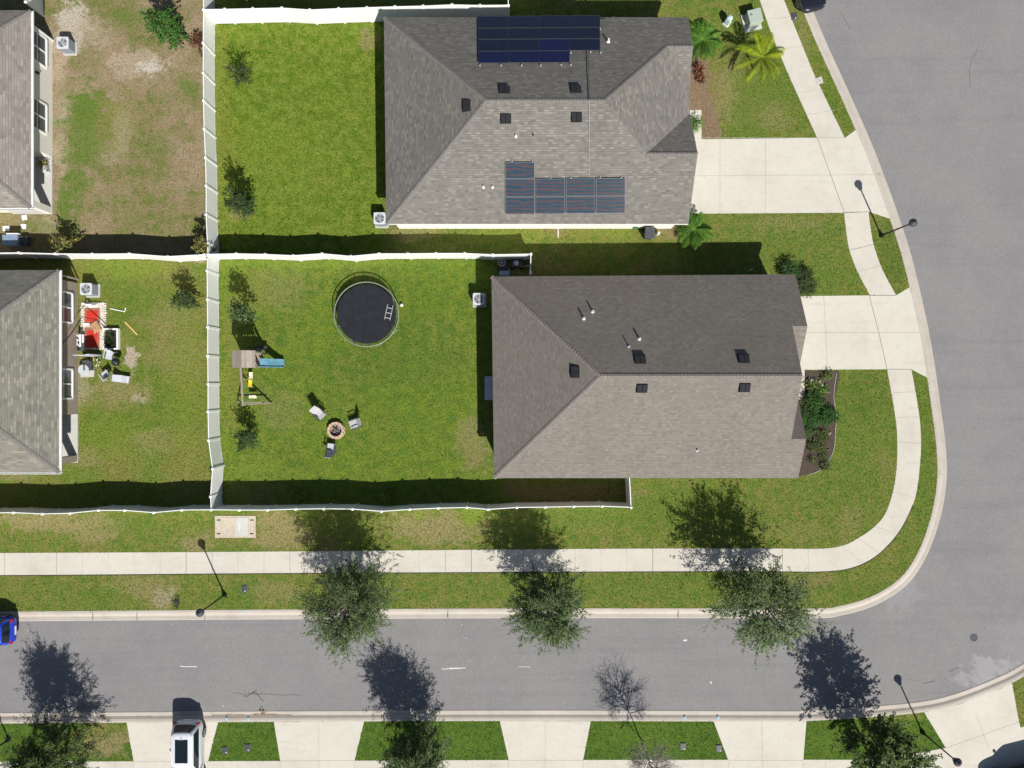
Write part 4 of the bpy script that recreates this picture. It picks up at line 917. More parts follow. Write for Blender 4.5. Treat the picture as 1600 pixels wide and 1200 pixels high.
# grass blades: one carpet of fine turf
def inpoly(x, y, poly):
    c = np.zeros(len(x), bool); n = len(poly)
    for i in range(n):
        x0, y0 = poly[i]; x1, y1 = poly[(i + 1) % n]
        if y0 == y1: continue
        k = ((y0 > y) != (y1 > y)) & (x < (x1 - x0) * (y - y0) / (y1 - y0) + x0); c ^= k
    return c
rng = np.random.default_rng(5); NB = 420000
gx_ = rng.uniform(-36, 37, NB); gy_ = rng.uniform(-27.5, 28, NB)
road = NLs + SLs
keep = ~inpoly(gx_, gy_, road)
for q in WALKS: keep &= ~inpoly(gx_, gy_, q)
for (a, b_, c, d) in ((W0 + .4, W1 - .4, Y0 + .3, Y1 - .4), (W0b + .4, XW - .3, Ys + .3, Yn - .3), (aC['sw'][0], G(82, 0)[0], aC['sw'][1] + .3, aC['nw'][1] - .4), (aD['sw'][0], G(122, 0)[0], aD['sw'][1] + .3, aD['nw'][1] - .4)):
    keep &= ~((gx_ > a) & (gx_ < b_) & (gy_ > c) & (gy_ < d))
yC = (gx_ < G(318, 0)[0]) & (gy_ > G(0, 396)[1]); keep &= ~(yC & (rng.random(NB) < .72))
bedp = [G(*p) for p in ((1230, 579), (1310, 580), (1305, 640), (1307, 660), (1303, 700), (1290, 728), (1260, 741), (1230, 742))]; keep &= ~inpoly(gx_, gy_, bedp)
gx_ = gx_[keep]; gy_ = gy_[keep]; n_ = len(gx_)
a = rng.uniform(0, 6.28, n_); hh = rng.uniform(.03, .085, n_); ln_ = rng.uniform(.03, .09, n_)
bad = (gx_ > G(342, 0)[0]) & (gx_ < W0) & (gy_ > G(0, 396)[1]) & (gy_ < G(0, 30)[1]); hh[bad] *= 1.5; ln_[bad] *= 1.3
dx, dy = np.cos(a), np.sin(a); wd_ = rng.uniform(.012, .03, n_)
v = np.empty((n_, 3, 3)); v[:, 0] = np.c_[gx_ - dy * wd_, gy_ + dx * wd_, np.zeros(n_)]; v[:, 1] = np.c_[gx_ + dy * wd_, gy_ - dx * wd_, np.zeros(n_)]; v[:, 2] = np.c_[gx_ + dx * ln_, gy_ + dy * ln_, hh]
me = bpy.data.meshes.new('grass'); me.vertices.add(n_ * 3); me.vertices.foreach_set('co', v.ravel()); me.loops.add(n_ * 3); me.loops.foreach_set('vertex_index', np.arange(n_ * 3, dtype=np.int32))
me.polygons.add(n_); me.polygons.foreach_set('loop_start', np.arange(0, n_ * 3, 3, dtype=np.int32)); me.polygons.foreach_set('loop_total', np.full(n_, 3, dtype=np.int32)); me.materials.append(M['blade']); me.update(calc_edges=True)
go = bpy.data.objects.new('grass', me); COL.objects.link(go); tag(go, 'short green and straw-coloured turf covering all the lawns', 'grass', kind='stuff')

# ------------------------------------------------------------------ street lamps
def lamp(base, label, first=[None]):
    if first[0]: return dup(first[0], (*base, 0), 0, label)
    r = thing('street_lamp', (*base, 0), label, 'street lamp', 'black post-top street lamps'); first[0] = r
    b = MB(); b.lathe([(.16, -.02), (.16, .05), (.12, .12), (.09, .3), (.055, .4), (.045, 3.35), (.06, 3.38), (.06, 3.42)], (0, 0), 12); b.build('pole', M['blkmetal'], r, smooth=True)
    b = MB(); b.lathe([(.07, 3.42), (.12, 3.46), (.16, 3.55), (.21, 3.75), (.20, 3.80)], (0, 0), 14); b.build('globe', M['lens'], r, smooth=True)
    b = MB(); b.lathe([(.19, 3.78), (.26, 3.80), (.25, 3.86), (.16, 3.95), (.05, 3.99), (.04, 4.05), (.01, 4.07)], (0, 0), 14); b.build('hood', M['dkgrey'], r, smooth=True)
    return r
lamp(G(1377, 368), 'street lamp between the two right-hand driveways'); lamp(G(351, 929), 'street lamp on verge just right below the tan vault')
lamp(G(1441, 1144), 'street lamp at bottom right beside the leafy dark tree'); lamp(G(14, 1155), 'street lamp at bottom left edge, mostly outside photo')

# ------------------------------------------------------------------ cars
def car(loc, rz, label, paint, L, Wd, Hh, suv=True, sunroof=False, front='+'):
    r = thing('parked_car', (*loc, -.0), label, 'car', None, rz)
    w = Wd / 2; h = L / 2
    st = [(-1.0, .60, .50, .72), (-.985, .78, .40, .88), (-.94, .90, .32, .99 if suv else .95), (-.80, .975, .26, 1.03 if suv else .98), (-.5, 1, .24, 1.03 if suv else .97), (0, 1, .24, 1.0 if suv else .95), (.35, 1, .24, .99 if suv else .93), (.52, .99, .25, .97 if suv else .9), (.75, .96, .27, .91 if suv else .83), (.90, .87, .3, .83 if suv else .74), (.965, .72, .36, .74 if suv else .66), (1.0, .50, .42, .58)]
    rows = []
    for t, f, zl, zt in st:
        y = t * h; a = w * f
        half = [(a * .90, zl), (a * .985, zl + .10), (a, (zl + zt) / 2 - .02), (a * .975, zt - .12), (a * .90, zt - .02), (a * .55, zt + .015), (0, zt + .025)]
        rows.append([(x, y, z) for x, z in half] + [(-x, y, z) for x, z in half[::-1][1:]])
    b = MB(); b.grid(rows, 0, True, True, True); b.build('body', M[paint], r, smooth=True, sub=2)
    zb = (.99 if suv else .93) - .05; zr = Hh
    yb0, yb1, yr0, yr1 = (-.95 * h, .50 * h, -.82 * h, .10 * h) if suv else (-.80 * h, .48 * h, -.42 * h, .08 * h)
    wb, wr_ = w * .93, w * .74
    # greenhouse: rounded plan loops, 40 points each, corner at a quarter of the way round
    def loop(hw_, y0, y1, z, rc, crown=0):
        out = []
        cs = [(hw_ - rc, y1 - rc, 0), (-hw_ + rc, y1 - rc, 90), (-hw_ + rc, y0 + rc, 180), (hw_ - rc, y0 + rc, 270)]
        for q, (cx, cy, a0) in enumerate(cs):
            for i in range(6):
                a = math.radians(a0 + 90 * i / 5); out.append((cx + rc * math.cos(a), cy + rc * math.sin(a)))
            nx_ = cs[(q + 1) % 4]; a1 = math.radians(nx_[2]); e = (nx_[0] + rc * math.cos(a1), nx_[1] + rc * math.sin(a1)); s_ = out[-1]
            for i in range(1, 5): out.append((s_[0] + (e[0] - s_[0]) * i / 5, s_[1] + (e[1] - s_[1]) * i / 5))
        res = []
        for x, y in out:
            bow = 1 - (x / hw_) ** 2
            yy = y + (.10 * bow if y > y1 - rc - .01 else -.06 * bow if y < y0 + rc + .01 else 0)
            res.append(Vector((x, yy, z + crown * bow)))
        return res
    LB = loop(wb, yb0, yb1, zb, .24); LT = loop(wr_, yr0, yr1, zr - .07, .24); L1 = loop(wr_ - .05, yr0 + .06, yr1 - .06, zr - .025, .21, .015); L2 = loop(wr_ - .2, yr0 + .25, yr1 - .25, zr - .008, .1, .02); L3 = loop(.12, (yr0 + yr1) / 2 - .2, (yr0 + yr1) / 2 + .2, zr + .01, .05)
    LM = [a.lerp(c, .55) + Vector((.03 * (1 if a.x > 0 else -1), 0, 0)) for a, c in zip(LB, LT)]
    b = MB(); b.grid([LB, LM, LT, L1, L2, L3], 0, True, False, True); b.build('roof', M[paint], r, smooth=True)
    def glass(name, i0, i1, lo=.12, hi=.90):
        ids = [i % 40 for i in range(i0, i1 + 1)]; rows = []
        for t in (lo, .55, hi):
            row = []
            for i in ids:
                p = LB[i].lerp(LM[i], t / .55) if t <= .55 else LM[i].lerp(LT[i], (t - .55) / .45)
                n = Vector((p.x / w, (p.y - (yb0 + yb1) / 2) / h * (1 if (i % 20) < 16 and (i % 20) > 4 else .1), .3)).normalized(); row.append(p + n * .014)
            rows.append(row)
        g = MB(); g.grid(rows); g.build(name, M['cglass'], r, smooth=True)
    glass('windscreen', 4, 11, .06, .97); glass('rear_window', 24, 31, .14, .95)
    for a_, b_ in ((14, 16), (16, 18), (18, 21)): glass('side_window', a_, b_, .15, .88)
    for a_, b_ in ((34, 36), (36, 38), (38, 41)): glass('side_window', a_, b_, .15, .88)
    if sunroof:
        g = MB(); g.box(-wr_ * .60, wr_ * .60, yr1 - 1.78, yr1 - .26, zr - .03, zr + .014); g.build('sunroof', M['cglass'], r, bevel=.02)
        g = MB(); g.grid([[(-.02, yr0 + .22, zr - .02), (.02, yr0 + .22, zr - .02), (.02, yr0 + .42, zr - .02), (-.02, yr0 + .42, zr - .02)], [(-.008, yr0 + .22, zr + .07), (.008, yr0 + .22, zr + .07), (.008, yr0 + .27, zr + .06), (-.008, yr0 + .27, zr + .06)]], 0, True, True, True); g.build('antenna', M['dkgrey'], r)
        for sg in (1, -1):
            g = MB(); g.tube([(sg * wr_ * .90, yr0 + .1, zr + .0), (sg * wr_ * .92, (yr0 + yr1) / 2, zr + .045), (sg * wr_ * .88, yr1 - .1, zr + .0)], .018, 5); g.build('roof_rail', M['galv'], r)
    for sg in (1, -1):
        for yy in (-.60 * h, .62 * h):
            g = MB(); n = 20; xs_ = (w * .99 + .012) * sg; xi = xs_ - .22 * sg
            g.tube([(xi, yy, .34), (xs_ - .03 * sg, yy, .34)], .345, n); g.tube([(xs_ - .04 * sg, yy, .34), (xs_, yy, .34)], [.345, .31], n); wh = g.build('wheel', M['tyre'], r)
            g = MB(); g.tube([(xs_ - .02 * sg, yy, .34), (xs_ + .004 * sg, yy, .34)], .075, 10)
            for q in range(5):
                an = q * 2 * math.pi / 5; g.beam((xs_ - .004 * sg, yy, .34), (xs_ - .004 * sg, yy + .23 * math.cos(an), .34 + .23 * math.sin(an)), .05, .03)
            g.torus((0, 0, 0), .23, .022, 20, 5); 
            k0 = len(g.v) - 21 * 5
            for q in range(k0, len(g.v)):
                x_, y_, z_ = g.v[q]; g.v[q] = (xs_ - .004 * sg + z_ * .5, yy + x_, .34 + y_)
            g.build('rim', M['rim'], wh)
        g = MB(); g.box(sg * w * 1.0 - .02, sg * w * 1.0 + .02, yb1 - .34, yb1 - .30, zb - .02, zb + .05)
        g.lathe([(.05, zb), (.10, zb + .04), (.10, zb + .12), (.05, zb + .16)], (sg * (w + .09), yb1 - .30), 8); g.build('mirror', M[paint], r, smooth=True)
        g = MB(); g.box(sg * w * .74 - .14, sg * w * .74 + .14, -h * .975, -h * .925, .74, .92); g.build('tail_light', M['tail'], r, bevel=.02)
        g = MB(); g.box(sg * w * .60 - .14, sg * w * .60 + .14, h * .90, h * .935, .58, .70); g.build('headlight', M['head'], r, bevel=.02)
    g = MB(); g.box(-.28, .28, -h * 1.0 - .012, -h * .98, .52, .66); g.build('number_plate', M['white'], r)
    return r
KZ = -.0
car((G(301, 0)[0], yw(1173), 0)[:2], math.pi, 'white SUV with dark sunroof parked in bottom left driveway', 'carwhite', 4.65, 1.86, 1.66, True, True)
car((G(-18, 0)[0], yw(980), 0)[:2], math.pi / 2 , 'blue car with red tail lights parked at left edge', 'carblue', 4.4, 1.80, 1.5, True)
car((G(1254, 0)[0], yw(-27), 0)[:2], math.radians(196), 'glossy black car parked at top edge beside kerb', 'carblack', 4.5, 1.84, 1.48, False)
car((G(1588, 0)[0], yw(1213), 0)[:2], math.radians(104), 'black SUV at bottom right corner of photo', 'carblack', 4.6, 1.88, 1.7, True)

# ------------------------------------------------------------------ yard objects
def ac(x, y, rz, label, first=[None]):
    "air conditioner: x, y seen at its top"
    loc = P(x, y, .86)
    if first[0]: return dup(first[0], (loc[0], loc[1], 0), rz, label)
    r = thing('air_conditioner', (loc[0], loc[1], 0), label, 'air conditioner', 'air conditioner condensers beside the houses', rz); first[0] = r
    b = MB(); b.box(-.43, .46, -.46, .43, -.02, .07); b.build('pad', M['slab'], r)
    b = MB(); s = .37; c = .06
    oc = [(-s + c, -s), (s - c, -s), (s, -s + c), (s, s - c), (s - c, s), (-s + c, s), (-s, s - c), (-s, -s + c)]
    b.prism(oc, .07, .80)
    for z in np.arange(.12, .78, .045): b.prism([(x_ * 1.012, y_ * 1.012) for x_, y_ in oc], z, z + .016)
    b.build('cabinet', M['acside'], r)
    b = MB(); n = 24
    o1 = [(s * 1.04 * max(-1, min(1, 1.35 * math.cos(2 * math.pi * j / n))), s * 1.04 * max(-1, min(1, 1.35 * math.sin(2 * math.pi * j / n)))) for j in range(n)]
    ring = [(.30 * math.cos(2 * math.pi * j / n), .30 * math.sin(2 * math.pi * j / n)) for j in range(n)]
    b.grid([[(*p, .79) for p in o1], [(*p, .86) for p in o1], [(*p, .87) for p in ring], [(p[0] * .97, p[1] * .97, .80) for p in ring]], 0, True)
    b.build('top_cover', M['actop'], r)
    b = MB(); b.lathe([(.29, .801), (.28, .805)], (0, 0), 24); b.build('fan_well', M['dkgrey'], r)
    b = MB()
    for q in range(5):
        an = q * 2 * math.pi / 5; d = Vector((math.cos(an), math.sin(an), 0)); n_v = Vector((-d.y, d.x, 0))
        b.face([d * .05 - n_v * .03 + Vector((0, 0, .825)), d * .26 - n_v * .09 + Vector((0, 0, .82)), d * .26 + n_v * .07 + Vector((0, 0, .845)), d * .05 + n_v * .03 + Vector((0, 0, .84))])
    b.build('fan', M['grey'], r)
    b = MB()
    for q in (.12, .19, .26): b.torus((0, 0, .872), q, .006, 24, 4)
    for q in range(8):
        an = q * math.pi / 4; b.beam((.05 * math.cos(an), .05 * math.sin(an), .878), (.31 * math.cos(an), .31 * math.sin(an), .872), .008, .008)
    b.lathe([(.065, .868), (.055, .885)], (0, 0), 10); b.build('grille', M['galv'], r)
    return r
ac(97.5, 66.5, 0, 'condenser beside pale wall of upper left house'); ac(134, 451.5, 0, 'condenser beside taupe wall above the red mats')
ac(748, 467, 0, 'condenser half in shade beside the corner house'); ac(593, 341, 0, 'condenser at lower left corner of solar panel house')

# trampoline
tc_ = P(572.5, 491, .88); r = thing('trampoline', (tc_[0], tc_[1], 0), 'large round black trampoline with silver rim on the lawn', 'trampoline')
b = MB(); b.torus((0, 0, .88), 2.10, .032, 72, 8); b.build('frame', M['steel'], r, smooth=True)
b = MB(); b.torus((0, 0, .86), 1.90, .012, 72, 5)
n = 72; b.face([(1.90 * math.cos(2 * math.pi * i / n), 1.90 * math.sin(2 * math.pi * i / n), .862) for i in range(n)]); mt = b.build('mat', M['mat'], r)
b = MB()
for i in range(14):
    a0 = 2 * math.pi * i / 14; b.beam((.17 * math.cos(a0), .17 * math.sin(a0), .868), (.17 * math.cos(a0 + .25), .17 * math.sin(a0 + .25), .868), .022, .006)
b.build('stitched_ring', M['dkgrey'], mt)
b = MB()
for i in range(84):
    a0 = 2 * math.pi * i / 84; b.beam((1.90 * math.cos(a0), 1.90 * math.sin(a0), .864), (2.09 * math.cos(a0), 2.09 * math.sin(a0), .88), .022, .022)
b.build('springs', M['black'], r)
for i in range(8):
    a0 = 2 * math.pi * (i + .4) / 8; x_, y_ = 2.10 * math.cos(a0), 2.10 * math.sin(a0)
    b = MB(); b.tube([(x_, y_, .88), (x_, y_, .02)], .028, 7); b.build('leg', M['steel'], r)
for i in range(4):
    a0 = 2 * math.pi * (2 * i + .4) / 8; a1 = 2 * math.pi * (2 * i + 1.4) / 8
    b = MB(); b.tube([(2.1 * math.cos(a0), 2.1 * math.sin(a0), .03), (2.1 * math.cos(a1), 2.1 * math.sin(a1), .03)], .026, 7); b.build('foot_rail', M['steel'], r)
lc = P(607.5, 488, .88); r = thing('ladder', (lc[0], lc[1], .885), 'small grey ladder lying on the black trampoline mat', 'ladder', None, math.radians(-12))
for sx in (-.18, .18):
    b = MB(); b.beam((sx, -.5, .0), (sx, .5, .0), .035, .03); b.build('rail', M['galv'], r)
for q in (-.38, -.05, .28):
    b = MB(); b.beam((-.18, q, .018), (.18, q, .018), .05, .02); b.build('rung', M['galv'], r)
b = MB(); b.lathe([(.02, .0), (.09, .03), (.12, .11), (.09, .2), (.02, .23)], (0, 0), 12); o = b.build('ball', M['offwhite'], smooth=True); o.location = (*G(628, 477), 0); tag(o, 'small pale ball on grass right of the trampoline', 'ball')
b = MB(); b.tube([(0, 0, 0.03), (.1, .35, .03), (.15, .5, .05)], .02, 5); o = b.build('stick', M['dkgrey']); o.location = (*G(618, 512), 0); tag(o, 'short dark stick lying beside lower right of trampoline', 'stick')

# playset
bx0, by0 = G(379 + 24, 561)[0] , 0
pc = P(379, 561, 2.75); r = thing('playset', (pc[0], pc[1], 0), 'weathered wooden playset with plank roof, blue slide and swing beam', 'playset')
hw, hl = .72, .54
b = MB()
for sg in (1, -1): b.grid([[(0, -hl, 2.95), (0, hl, 2.95)], [(sg * hw, -hl, 2.55), (sg * hw, hl, 2.55)]])
b.face([(-hw, -hl, 2.52), (hw, -hl, 2.52), (0, -hl, 2.92)]); b.face([(-hw, hl, 2.52), (0, hl, 2.92), (hw, hl, 2.52)])
ro = b.build('roof', M['wood'], r); s_ = ro.modifiers.new('t', 'SOLIDIFY'); s_.thickness = .03
for sx in (-.6, .6):
    for sy in (-.45, .45):
        b = MB(); b.box(sx - .045, sx + .045, sy - .045, sy + .045, -.02, 2.58); b.build('corner_post', M['beam'], r)
b = MB(); b.box(-.64, .64, -.49, .49, 1.2, 1.26); b.build('platform', M['beam'], r)
for sy in (-.49, .49):
    b = MB()
    for q in np.linspace(-.55, .45, 7): b.box(q, q + .09, sy - .012, sy + .012, 1.28, 1.85)
    b.build('railing', M['beam'], r)
b = MB(); b.box(-.66, -.62, -.49, .49, 1.28, 1.8); b.build('railing', M['beam'], r)
# slide to the east
b = MB(); sy = -.20; rows = []
for i in range(11):
    t = i / 10; x_ = .62 + 1.17 * t; z_ = 1.26 * (1 - t) ** 1.15 * 1.0 + .16 + .10 * math.sin(t * 6); ww = .24
    rows.append([(x_, sy - ww - .04, z_ + .14), (x_, sy - ww, z_ + .14), (x_, sy - ww + .03, z_), (x_, sy + ww - .03, z_), (x_, sy + ww, z_ + .14), (x_, sy + ww + .04, z_ + .14)])
b.grid(rows); sl = b.build('slide', M['blueslide'], r, smooth=False); s_ = sl.modifiers.new('t', 'SOLIDIFY'); s_.thickness = .02
b = MB(); b.tube([(1.66, sy, .12), (1.70, sy, -.02)], .03); b.build('slide_foot', M['blueslide'], r)
# ladder side to the north east, rock wall box
b = MB()
for q in (.25, .55, .85): b.beam((.2, .62 + (.85 - q) * .25, q), (.6, .62 + (.85 - q) * .25, q), .08, .04)
b.beam((.2, .86, 0), (.2, .5, 1.25), .05, .07); b.beam((.6, .86, 0), (.6, .5, 1.25), .05, .07); b.build('ladder', M['beam'], r)
b = MB(); b.box(-.1, .75, .78, .92, .40, .48); b.build('bench', M['dkgrey'], r)
# swing beam to the south
e = P(380, 632, 2.15); ex, ey = e[0] - pc[0], e[1] - pc[1]
s0 = P(376, 572, 2.15); sx0, sy0 = s0[0] - pc[0], s0[1] - pc[1]
b = MB(); b.beam((sx0, sy0 + .3, 2.15), (ex, ey - .1, 2.15), .11, .14); b.build('swing_beam', M['beam'], r)
lw_ = [Vector(G(378 + 10, 633)) , Vector(G(426, 630))]
for p_ in (G(371, 624), G(426, 630)):
    b = MB(); b.beam((p_[0] - pc[0], p_[1] - pc[1], -.02), (ex, ey, 2.15), .08, .08); b.build('leg', M['beam'], r)
b = MB(); b.beam((G(376, 0)[0] - pc[0], ey + .08, .55), (G(421, 0)[0] - pc[0], ey + .1, .55), .05, .09); b.build('cross_brace', M['beam'], r)
for i, (px, py, hz, mt) in enumerate(((393, 587, .5, 'cream2'), (392, 599, .55, 'yellow'), (396, 620, .5, 'cream2'))):
    c = P(px, py, hz); cx, cy = c[0] - pc[0], c[1] - pc[1]; bx_ = sx0 + (ex - sx0) * (cy - sy0) / (ey - sy0)
    b = MB(); n = 8
    if i < 2:
        b.grid([[(cx + q * .13 - .02, cy - .24, hz + .12 * q * q), (cx + q * .13, cy + .24, hz + .12 * q * q)] for q in (-1, -.5, 0, .5, 1)])
    else: b.box(cx - .28, cx + .22, cy - .10, cy + .10, hz - .02, hz + .05)
    sw = b.build('swing_seat', M[mt], r); s_ = sw.modifiers.new('t', 'SOLIDIFY'); s_.thickness = .03
    for dy in (-.22, .22):
        b = MB(); b.tube([(cx, cy + dy, hz + .05), (bx_, cy + dy, 2.1)], .012, 4); b.build('chain', M['galv' if i else 'yellow'], sw)

# fire pit
fc = G(526, 672); r = thing('fire_pit', (*fc, 0), 'round tan stone fire pit with charred logs', 'fire pit')
for lv in range(2):
    for i in range(13):
        a0 = 2 * math.pi * (i + lv * .5) / 13; a1 = a0 + 2 * math.pi / 13 * .93
        pr = [(q * math.cos(t), q * math.sin(t)) for q, t in ((.40, a0), (.58 - lv * .03, a0), (.60 - lv * .03, (a0 + a1) / 2), (.58 - lv * .03, a1), (.40, a1))]
        b = MB(); b.prism(pr, .16 * lv - (.02 if not lv else 0), .16 * lv + .155); b.build('stone_block', M['stone'], r, bevel=.012)
b = MB(); b.lathe([(.38, .02), (.36, .06)], (0, 0), 18); b.build('ash_bed', M['ash'], r)
R_.seed(6)
for i in range(7):
    an = R_.uniform(0, 3.14); ox, oy = R_.uniform(-.1, .1), R_.uniform(-.1, .1); b = MB()
    b.tube([(ox - .22 * math.cos(an), oy - .22 * math.sin(an), .10 + i * .015), (ox + .22 * math.cos(an), oy + .22 * math.sin(an), .12 + i * .015)], [.045, .035], 6); b.build('log', M['char' if i % 3 else 'ash'], r)

# patio chairs round the fire pit (back towards -y, front towards +y)
def lounge(loc, rz, label, first=[None]):
    if first[0]: return dup(first[0], (*loc, 0), rz, label)
    r = thing('garden_chair', (*loc, 0), label, 'chair', 'grey garden chairs around the fire pit', rz); first[0] = r
    b = MB(); b.grid([[(-.26, -.22, .40), (.26, -.22, .40)], [(-.26, 0, .37), (.26, 0, .37)], [(-.26, .28, .42), (.26, .28, .42)]]); o = b.build('seat', M['sling'], r); o.modifiers.new('t', 'SOLIDIFY').thickness = .02
    b = MB(); b.grid([[(-.26, -.23, .42), (.26, -.23, .42)], [(-.26, -.42, .72), (.26, -.42, .72)], [(-.24, -.60, 1.02), (.24, -.60, 1.02)]]); o = b.build('backrest', M['sling'], r); o.modifiers.new('t', 'SOLIDIFY').thickness = .02
    for sx in (-.30, .30):
        b = MB(); b.tube([(sx, -.64, 1.04), (sx, -.25, .40), (sx, .30, .42), (sx, .34, .02)], .016, 5); b.tube([(sx, .05, .41), (sx, -.45, .02)], .016, 5); b.build('frame', M['dkgrey'], r)
        b = MB(); b.box(sx - .03, sx + .03, -.32, .22, .60, .63); b.tube([(sx, .15, .60), (sx, .15, .41)], .012, 4); b.build('armrest', M['dkgrey'], r)
    return r
lounge(G(503, 647), math.radians(-135), 'grey garden chair upper left of the fire pit')
lounge(G(555, 662), math.radians(110), 'grey garden chair right of the fire pit')
lounge(G(520, 699), math.radians(-6), 'grey garden chair below fire pit with its back in shade')

# bins and side yard
bn = P(1015.5, 363, 1.0); r = thing('wheelie_bin', (bn[0], bn[1], 0), 'dark grey wheelie bin beside the solar panel house', 'bin', None, math.radians(-4))
b = MB(); b.grid([[(-.24, -.28, .04), (.24, -.28, .04), (.24, .26, .04), (-.24, .26, .04)], [(-.30, -.36, .98), (.30, -.36, .98), (.30, .34, .98), (-.30, .34, .98)]], 0, True, True, True); b.build('bin_body', M['dkgrey'], r, bevel=.03)
b = MB(); b.grid([[(-.33, -.40, .98), (.33, -.40, .98), (.33, .38, .98), (-.33, .38, .98)], [(-.30, -.38, 1.04), (.30, -.38, 1.04), (.30, .34, 1.06), (-.30, .34, 1.06)]], 0, True, True, True); b.build('lid', M['dkgrey'], r, bevel=.02)
for sx in (-.32, .32):
    b = MB(); b.tube([(sx - .03, .33, .12), (sx + .03, .33, .12)], .12, 12); b.build('wheel', M['tyre'], r)
b = MB(); b.tube([(-.25, .42, .95), (.25, .42, .95)], .02); b.build('handle', M['black'], r)
r = thing('hose_reel', (*G(991, 355), 0), 'green hose coiled against wall left of the bin', 'hose')
b = MB()
for i in range(4): b.torus((0, 0, .5 + .035 * i), .20 - .01 * i, .022, 22, 5)
b.build('hose', M['green'], r); b = MB(); b.box(-.16, .16, -.1, .12, .0, .5); b.build('stand', M['green'], r, bevel=.02)
b = MB(); b.box(-.07, .07, -.07, .07, 0, .55); b.lathe([(.08, .55), (.03, .62)], (0, 0), 8); o = b.build('tap_post', M['white']); o.location = (*G(1027, 366), 0); tag(o, 'small white post just right of the bin', 'post')
b = MB(); b.beam((0, 0, .02), (0, -.62, .02), .06, .04); o = b.build('splash_pipe', M['chalk']); o.location = (*G(872, 357), 0); tag(o, 'short white pipe on grass below solar panel house wall', 'pipe')
b = MB(); b.tube([(0, 0, -.02), (0, 0, .5), (.04, 0, .62)], .03, 6); o = b.build('standpipe', M['white']); o.location = (*P(1174, 421, .5)[:2], 0); tag(o, 'thin white standpipe in shade above corner house roof', 'pipe')

# shaded corner behind the fence: mower, spoked wheel
mc = P(808, 411, .4); r = thing('lawn_mower', (mc[0], mc[1], 0), 'lawn mower in shade beside the fence end', 'mower', None, math.radians(90))
b = MB(); b.box(-.27, .27, -.40, .40, .10, .30); b.build('deck', M['dkgrey'], r, bevel=.05)
b = MB(); b.lathe([(.17, .3), (.18, .42), (.12, .50), (.03, .52)], (0, .05), 14); b.build('engine', M['ltgrey'], r)
for sx in (-.3, .3):
    for sy in (-.33, .33):
        b = MB(); b.tube([(sx - .03, sy, .12), (sx + .03, sy, .12)], .12, 12); b.build('wheel', M['tyre'], r)
b = MB(); b.tube([(-.22, -.35, .3), (-.22, -.95, .95), (.22, -.95, .95), (.22, -.35, .3)], .016, 5); b.build('handle', M['galv'], r)
wc = P(784, 410, .45); r = thing('spoked_wheel', (wc[0], wc[1], .45), 'pale spoked wheel lying flat on dark box by fence', 'wheel')
b = MB(); b.torus((0, 0, 0), .23, .02, 28, 6); b.lathe([(.04, -.02), (.04, .02)], (0, 0), 8); b.build('rim', M['ltgrey'], r)
for i in range(6):
    an = i * math.pi / 3; b = MB(); b.beam((0, 0, 0), (.23 * math.cos(an), .23 * math.sin(an), 0), .022, .014); b.build('spoke', M['ltgrey'], r)
bb = P(786, 415, .43); r = thing('storage_box', (bb[0], bb[1], 0), 'dark storage box under the spoked wheel', 'box'); b = MB(); b.box(-.34, .34, -.3, .3, 0, .38); b.build('box_body', M['dkgrey'], r, bevel=.02)
b = MB(); b.box(-.36, .36, -.32, .32, .38, .425); b.build('lid', M['black'], r, bevel=.01)
bb = P(790, 425, .4); r = thing('storage_box', (bb[0], bb[1], 0), 'blue-black box half under corner house eave', 'box'); b = MB(); b.box(-.4, .25, -.2, .2, 0, .35); b.build('box_body', M['dkgrey'], r, bevel=.02)
b = MB(); b.box(-.42, .27, -.22, .22, .35, .39); b.build('lid', M['blueobj'], r, bevel=.01)

# utilities by the pavement
tf = P(1180, 25, .75); r = thing('transformer', (tf[0], tf[1], 0), 'pale green transformer box beside upper pavement', 'transformer', None, math.radians(14))
b = MB(); b.box(-.62, .55, -.62, .55, -.02, .10); b.build('pad', M['slab'], r)
b = MB(); b.box(-.42, .42, -.42, .42, .10, .76); b.build('cabinet', M['tgreen'], r, bevel=.03)
b = MB(); b.box(-.45, .45, -.45, .45, .76, .80); b.build('lid', M['tgreen'], r, bevel=.02)
b = MB(); b.torus((-.25, .15, .812), .06, .014, 16, 5); b.build('lock_ring', M['dkgrey'], r)
pd = P(1141, 27, .8); r = thing('utility_pedestal', (pd[0], pd[1], 0), 'pale blue-green cable pedestal on grass near transformer', 'pedestal', None, math.radians(-35))
b = MB(); b.grid([[(x_ * k_, y_ * k_, z_) for x_, y_ in ((-.14, -.2), (.14, -.2), (.2, -.1), (.2, .1), (.14, .2), (-.14, .2), (-.2, .1), (-.2, -.1))] for k_, z_ in ((1, -.02), (1, .62), (.85, .78), (.4, .85))], 0, True, True, True); b.build('housing', M['pgreen'], r, bevel=.01)
b = MB(); b.box(-.22, .22, -.22, .22, -.02, .12); b.build('base', M['offwhite'], r)
r = thing('utility_vault', (*G(368, 823), 0), 'wide tan utility vault cover in the street verge', 'vault')
b = MB(); b.box(-1.35, 1.35, -.73, .73, -.02, .05); b.build('collar', M['tanbox'], r, bevel=.01)
b = MB(); b.box(-.86, .05, -.62, .62, .05, .075); b.build('cover', M['tanbox'], r)
b = MB(); b.box(.055, .86, -.62, .62, .05, .075); c_ = b.build('cover', M['slab'], r); c_['label'] = 'greyer cover plate with small slot'
b = MB(); b.box(.28, .32, -.30, .30, .075, .082); b.build('slot', M['chalk'], r)
for sx in (-1.1, 1.1):
    for sy in (-.45, .45):
        b = MB(); b.box(sx - .12, sx + .12, sy - .04, sy + .04, .05, .056); b.build('lifting_slot', M['shade_slot_dark'], r)
fl = [None]
